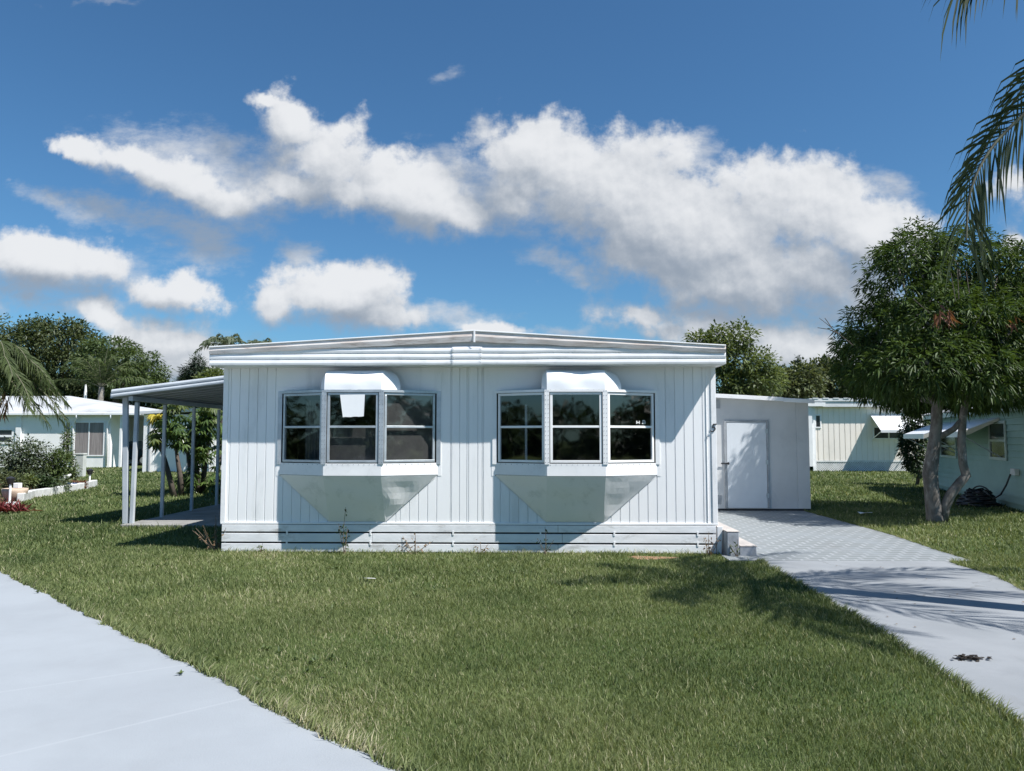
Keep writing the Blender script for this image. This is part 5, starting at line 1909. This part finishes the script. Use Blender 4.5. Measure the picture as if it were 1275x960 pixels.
bush('garden_bush', 'olive low bush at the far left edge of the garden bed', 12, 618, [(8, 598, 12, 12, 0, .3), (22, 600, 8, 10, 0, .25)], 21, 'leaf_olive', 120, 8, .09, .035, 64, (0, 1), 4)
bush('low_plant', 'bright yellow green low plant behind the terracotta bowl', 32, 606, [(28, 601, 5, 4, 0, .14), (35, 598, 6, 6, 0, .16)], 21.5, 'leaf_light', 80, 8, .10, .05, 65, (.4, 1), 3, cat='plant')
bush('low_plant', 'dark low plant in the shade behind the white stone border', 52, 609, [(50, 600, 9, 6, 0, .2), (60, 602, 7, 5, 0, .18)], 22, 'leaf_dark', 90, 8, .10, .05, 66, (0, .8), 3, cat='plant')
bush('red_plant', 'small red plant near the tip of the white stone border', 98, 608, [(98, 603, 6, 4, 0, .14), (104, 604, 4, 3, 0, .1)], 24.4, 'leaf_red', 60, 8, .08, .03, 67, (0, 1), 2, cat='plant')
bush('low_plant', 'grey green succulent in the blue bowl on the garden border', 80, 608, [(79, 604, 6, 4, 0, .14)], 22.9, 'leaf_grey', 45, 8, .09, .035, 68, (.2, 1), 2, cat='plant')
# strappy dark red plant in the corner
rg = np.random.default_rng(70)
p = gr(6, 640)
t = thing('cordyline_plant', 'dark red strappy cordyline plant at the lower left behind the pale stones', 'plant', p)
lv = Leaves()
n = 150
A = rdir(n, rg)
A[:, 2] = np.abs(A[:, 2]) * 1.1 + .35
lv.add(np.array(p)[None] + np.array([.22, .12, .0]) * rg.normal(size=(n, 3)) + np.array([0, 0, .05]), A, rdir(n, rg), .28 + .24 * rg.random(n), .04, rg.random(n), .35)
lv.build('leaves', 'leaf_cordyline', t)
# bowl, block, blue bowl, statue, solar lights, pedestal
p = gr(18, 624)
o = thing('terracotta_bowl', 'rounded beige clay planter bowl at the left end of the stone border', 'planter', p)
MB().lathe((p.x, p.y, 0), [(.16, 0), (.26, .12), (.30, .26), (.30, .33), (.27, .335), (.25, .30)], 22).build('bowl', 'terracotta', o, smooth=True)
MB().lathe((p.x, p.y, .285), [(.25, 0), (.24, .02)], 18).build('soil', 'mulch', o)
q = at(22, 606, p.y)
o = MB().box((q.x - .075, p.y - .07, .339), (q.x + .075, p.y + .07, .47)).build('white_block', 'paper', None, bevel=.01, origin=(q.x, p.y, .339))
tag(o, 'small white block sitting on the rim of the beige clay bowl', 'block')
p = gr(80, 612)
o = MB().lathe((p.x, p.y + .3, 0), [(.10, 0), (.17, .10), (.19, .24), (.175, .245), (.15, .22)], 18).build('blue_bowl', 'blue_glaze', None, smooth=True, origin=(p.x, p.y + .3, 0))
tag(o, 'dark blue glazed bowl behind the white stone border', 'planter')
p = gr(66, 613)
y_ = p.y + .45
o = thing('garden_statue', 'small pale heron like statue in the garden bed beside the blue bowl', 'statue', (p.x, y_, 0))
b = MB()
b.tube([(p.x - .28, y_, .50), (p.x - .15, y_, .44), (p.x, y_, .40), (p.x + .16, y_, .46), (p.x + .26, y_, .52)], [.015, .06, .10, .06, .02], 10)
b.tube([(p.x - .14, y_, .44), (p.x - .2, y_, .58), (p.x - .13, y_, .66), (p.x - .2, y_, .70)], [.05, .03, .035, .012], 8)
b.build('body', 'lattice', o, smooth=True)
for dx in (-.05, .06):
    MB().tube([(p.x + dx, y_, 0), (p.x + dx, y_, .36)], .012, 6).build('leg', 'grey_trim', o)
for (px, py, lab, hh) in ((108, 608, 'slim white stake light with dark cap at the tip of the stone border', .62), (7, 626, 'slim white stake light with dark cap left of the beige clay bowl', .66)):
    p = gr(px, py)
    o = thing('stake_light', lab, 'garden light', (p.x, p.y + .15, 0), 'stake lights along the garden bed')
    MB().tube([(p.x, p.y + .15, 0), (p.x, p.y + .15, hh * .72)], .028, 8).build('stake', 'paper', o)
    MB().lathe((p.x, p.y + .15, hh * .70), [(.04, 0), (.07, .02), (.10, .13), (.11, .15), (.02, .2)], 12).build('lamp_head', 'black', o)
p = gr(100, 594)
o = thing('utility_pedestal', 'plain light grey utility pedestal beyond the garden bushes', 'utility box', (p.x, p.y, 0))
MB().box((p.x - .17, p.y - .12, 0), (p.x + .17, p.y + .12, .93)).build('body', 'utility_grey', o, bevel=.015)
MB().box((p.x - .19, p.y - .14, .931), (p.x + .19, p.y + .14, 1.0)).build('lid', 'utility_grey', o, bevel=.015)

# ------------------------------------------------------------------ weeds and litter by the house
def weed(name, label, px, D, h_px, seed, mleaf='leaf_dry', n_st=3, leaves=26, lean=.1, cat='weed', group=None, L=.05, W=.025):
    rg = np.random.default_rng(seed)
    x0 = at(px, 680, D).x
    t = thing(name, label, cat, (x0, D, 0), group)
    b = MB()
    lv = Leaves()
    H = h_px * D / 960
    for k in range(n_st):
        a = rg.random() * 2 * PI
        top = Vector((x0 + math.cos(a) * lean * H * (k > 0) + rg.normal(0, .01), D + math.sin(a) * lean * H * .5 * (k > 0), H * (1 if k == 0 else .45 + .4 * rg.random())))
        base_ = Vector((x0 + rg.normal(0, .015), D + rg.normal(0, .01), -.01))
        limb(b, base_, top, .006, .0025, .06, 6, 5)
        m = max(3, leaves // n_st)
        tt = .25 + .75 * rg.random(m)
        P = np.array([list(base_.lerp(top, float(u))) for u in tt]) + rg.normal(0, .014, (m, 3))
        lv.add(P, rdir(m, rg) + np.array([0, 0, .2]), rdir(m, rg), L * (.6 + .8 * rg.random(m)), W, rg.random(m), .3)
    b.build('stalk', 'twig', t)
    lv.build('leaves', mleaf, t)


WG = 'weeds along the skirting'
weed('tall_weed', 'tallest dry weed stalk standing under the left bay window', 429, 10.98, 58, 81, 'leaf_dark', 4, 46, .12, group=WG, L=.055, W=.03)
weed('dry_weed', 'leaning dry twiggy weed standing for a twig shadow on the boards right of the tall stalk', 516, 11.03, 26, 82, 'leaf_dry', 5, 34, .9, group=WG)  # twigs built where a twig shadow lies on the boards
weed('dry_weed', 'small dark sprig standing for a twig shadow on the boards under the second bay window', 679, 11.05, 34, 83, 'leaf_dark', 3, 16, .3, group=WG)  # dark leaves built in place of a cast twig shadow
weed('dry_weed', 'little green weed at the bottom board left of the tall stalk', 327, 11.0, 13, 84, 'leaf_light', 3, 12, .4, group=WG)
weed('dry_weed', 'straggly brown weed at the skirting corner by the concrete steps', 884, 10.98, 30, 85, 'leaf_dry', 5, 30, .5, group=WG)
weed('dry_weed', 'sparse brown weed at the bottom board near the middle of the wall', 598, 11.03, 16, 86, 'leaf_dry', 4, 18, .7, group=WG)
weed('dry_weed', 'grey weed growing in front of the lower concrete step', 918, 10.88, 22, 87, 'leaf_grey', 4, 26, .5, group=WG)
weed('dead_bush', 'dead brown twiggy bush at the left front corner of the mobile home', 268, 11.25, 44, 88, 'leaf_dry', 16, 90, .75, 'bush')

rg = np.random.default_rng(90)


def scrap(name, label, p, s, m, z=.05):
    pts = []
    for k in range(7):
        a = 2 * PI * k / 7
        r_ = s * (.7 + .5 * rg.random())
        pts.append((p.x + r_ * math.cos(a), p.y + r_ * .7 * math.sin(a), z + .25 * s * rg.random()))
    b = MB().add([(p.x, p.y, z + .1 * s)] + pts, [(0, 1 + k, 1 + (k + 1) % 7) for k in range(7)])
    o = b.build(name, m, None, solid=.003, origin=(p.x, p.y, z))
    tag(o, label, 'litter')


scrap('paper_scrap', 'crumpled white paper lying on the lawn between shed and mango trunk', gr(1078, 643), .16, 'paper', .06)
scrap('paper_scrap', 'small pale scrap in the grass in front of the left half of the home', gr(460, 727), .07, 'stone_white', .055)
# leaf litter heap on the driveway
p = gr(1208, 823)
lv = Leaves()
n = 60
off = rg.normal(size=(n, 3)) * np.array([.055, .022, 0])
lv.add(np.array((p.x, p.y, .018))[None] + off + np.array([0, 0, 1]) * rg.random((n, 1)) * .012, rdir(n, rg) * np.array([1, 1, .1]), np.array([[0, 0, 1.0]]).repeat(n, 0) + rdir(n, rg) * .2, .05, .03, rg.random(n) * .5, .0)
leaf_mat('leaf_rotten', (.02, .016, .013), (.06, .05, .04), None, .9, .1)
o = lv.build('leaf_litter', 'leaf_rotten', None, (p.x, p.y, .013))
tag(o, 'small dark heap of dead leaves on the near driveway slab', 'leaves')
lv = Leaves()
n = 26
q = np.stack([3.0 + 2.2 * rg.random(n), 5 + 5.3 * rg.random(n), np.full(n, .02)], 1)
lv.add(q, rdir(n, rg) * np.array([1, 1, .1]), np.array([[0, 0, 1.0]]).repeat(n, 0), .035, .02, rg.random(n) * .6, .0)
o = lv.build('fallen_leaves', 'leaf_dry', None, (4, 7, .013))
tag(o, 'scattered dead leaves strewn over the pale driveway slab', 'leaves', None, 'stuff')

# ------------------------------------------------------------------ wood across the street, mirrored in the windows
rg = np.random.default_rng(95)
lv = Leaves()
lbs = []
for k in range(34):
    a = R(180 + (k + .5) / 34 * 180)
    d = 34 + 10 * rg.random()
    h = 1.5 + 1.3 * rg.random()
    lbs.append(((d * math.cos(a) * 1.3, d * math.sin(a), h * .9), (3.0 + 1.5 * rg.random(), 2.0, h)))
crown(lv, lbs, 3600, 8, .75, .4, rg, (.6, 1.05), .3, .6, (0, .7))
o = lv.build('tree_belt', 'leaf_dark')
tag(o, 'dark wood across the street facing the mobile home', 'trees', None, 'stuff')
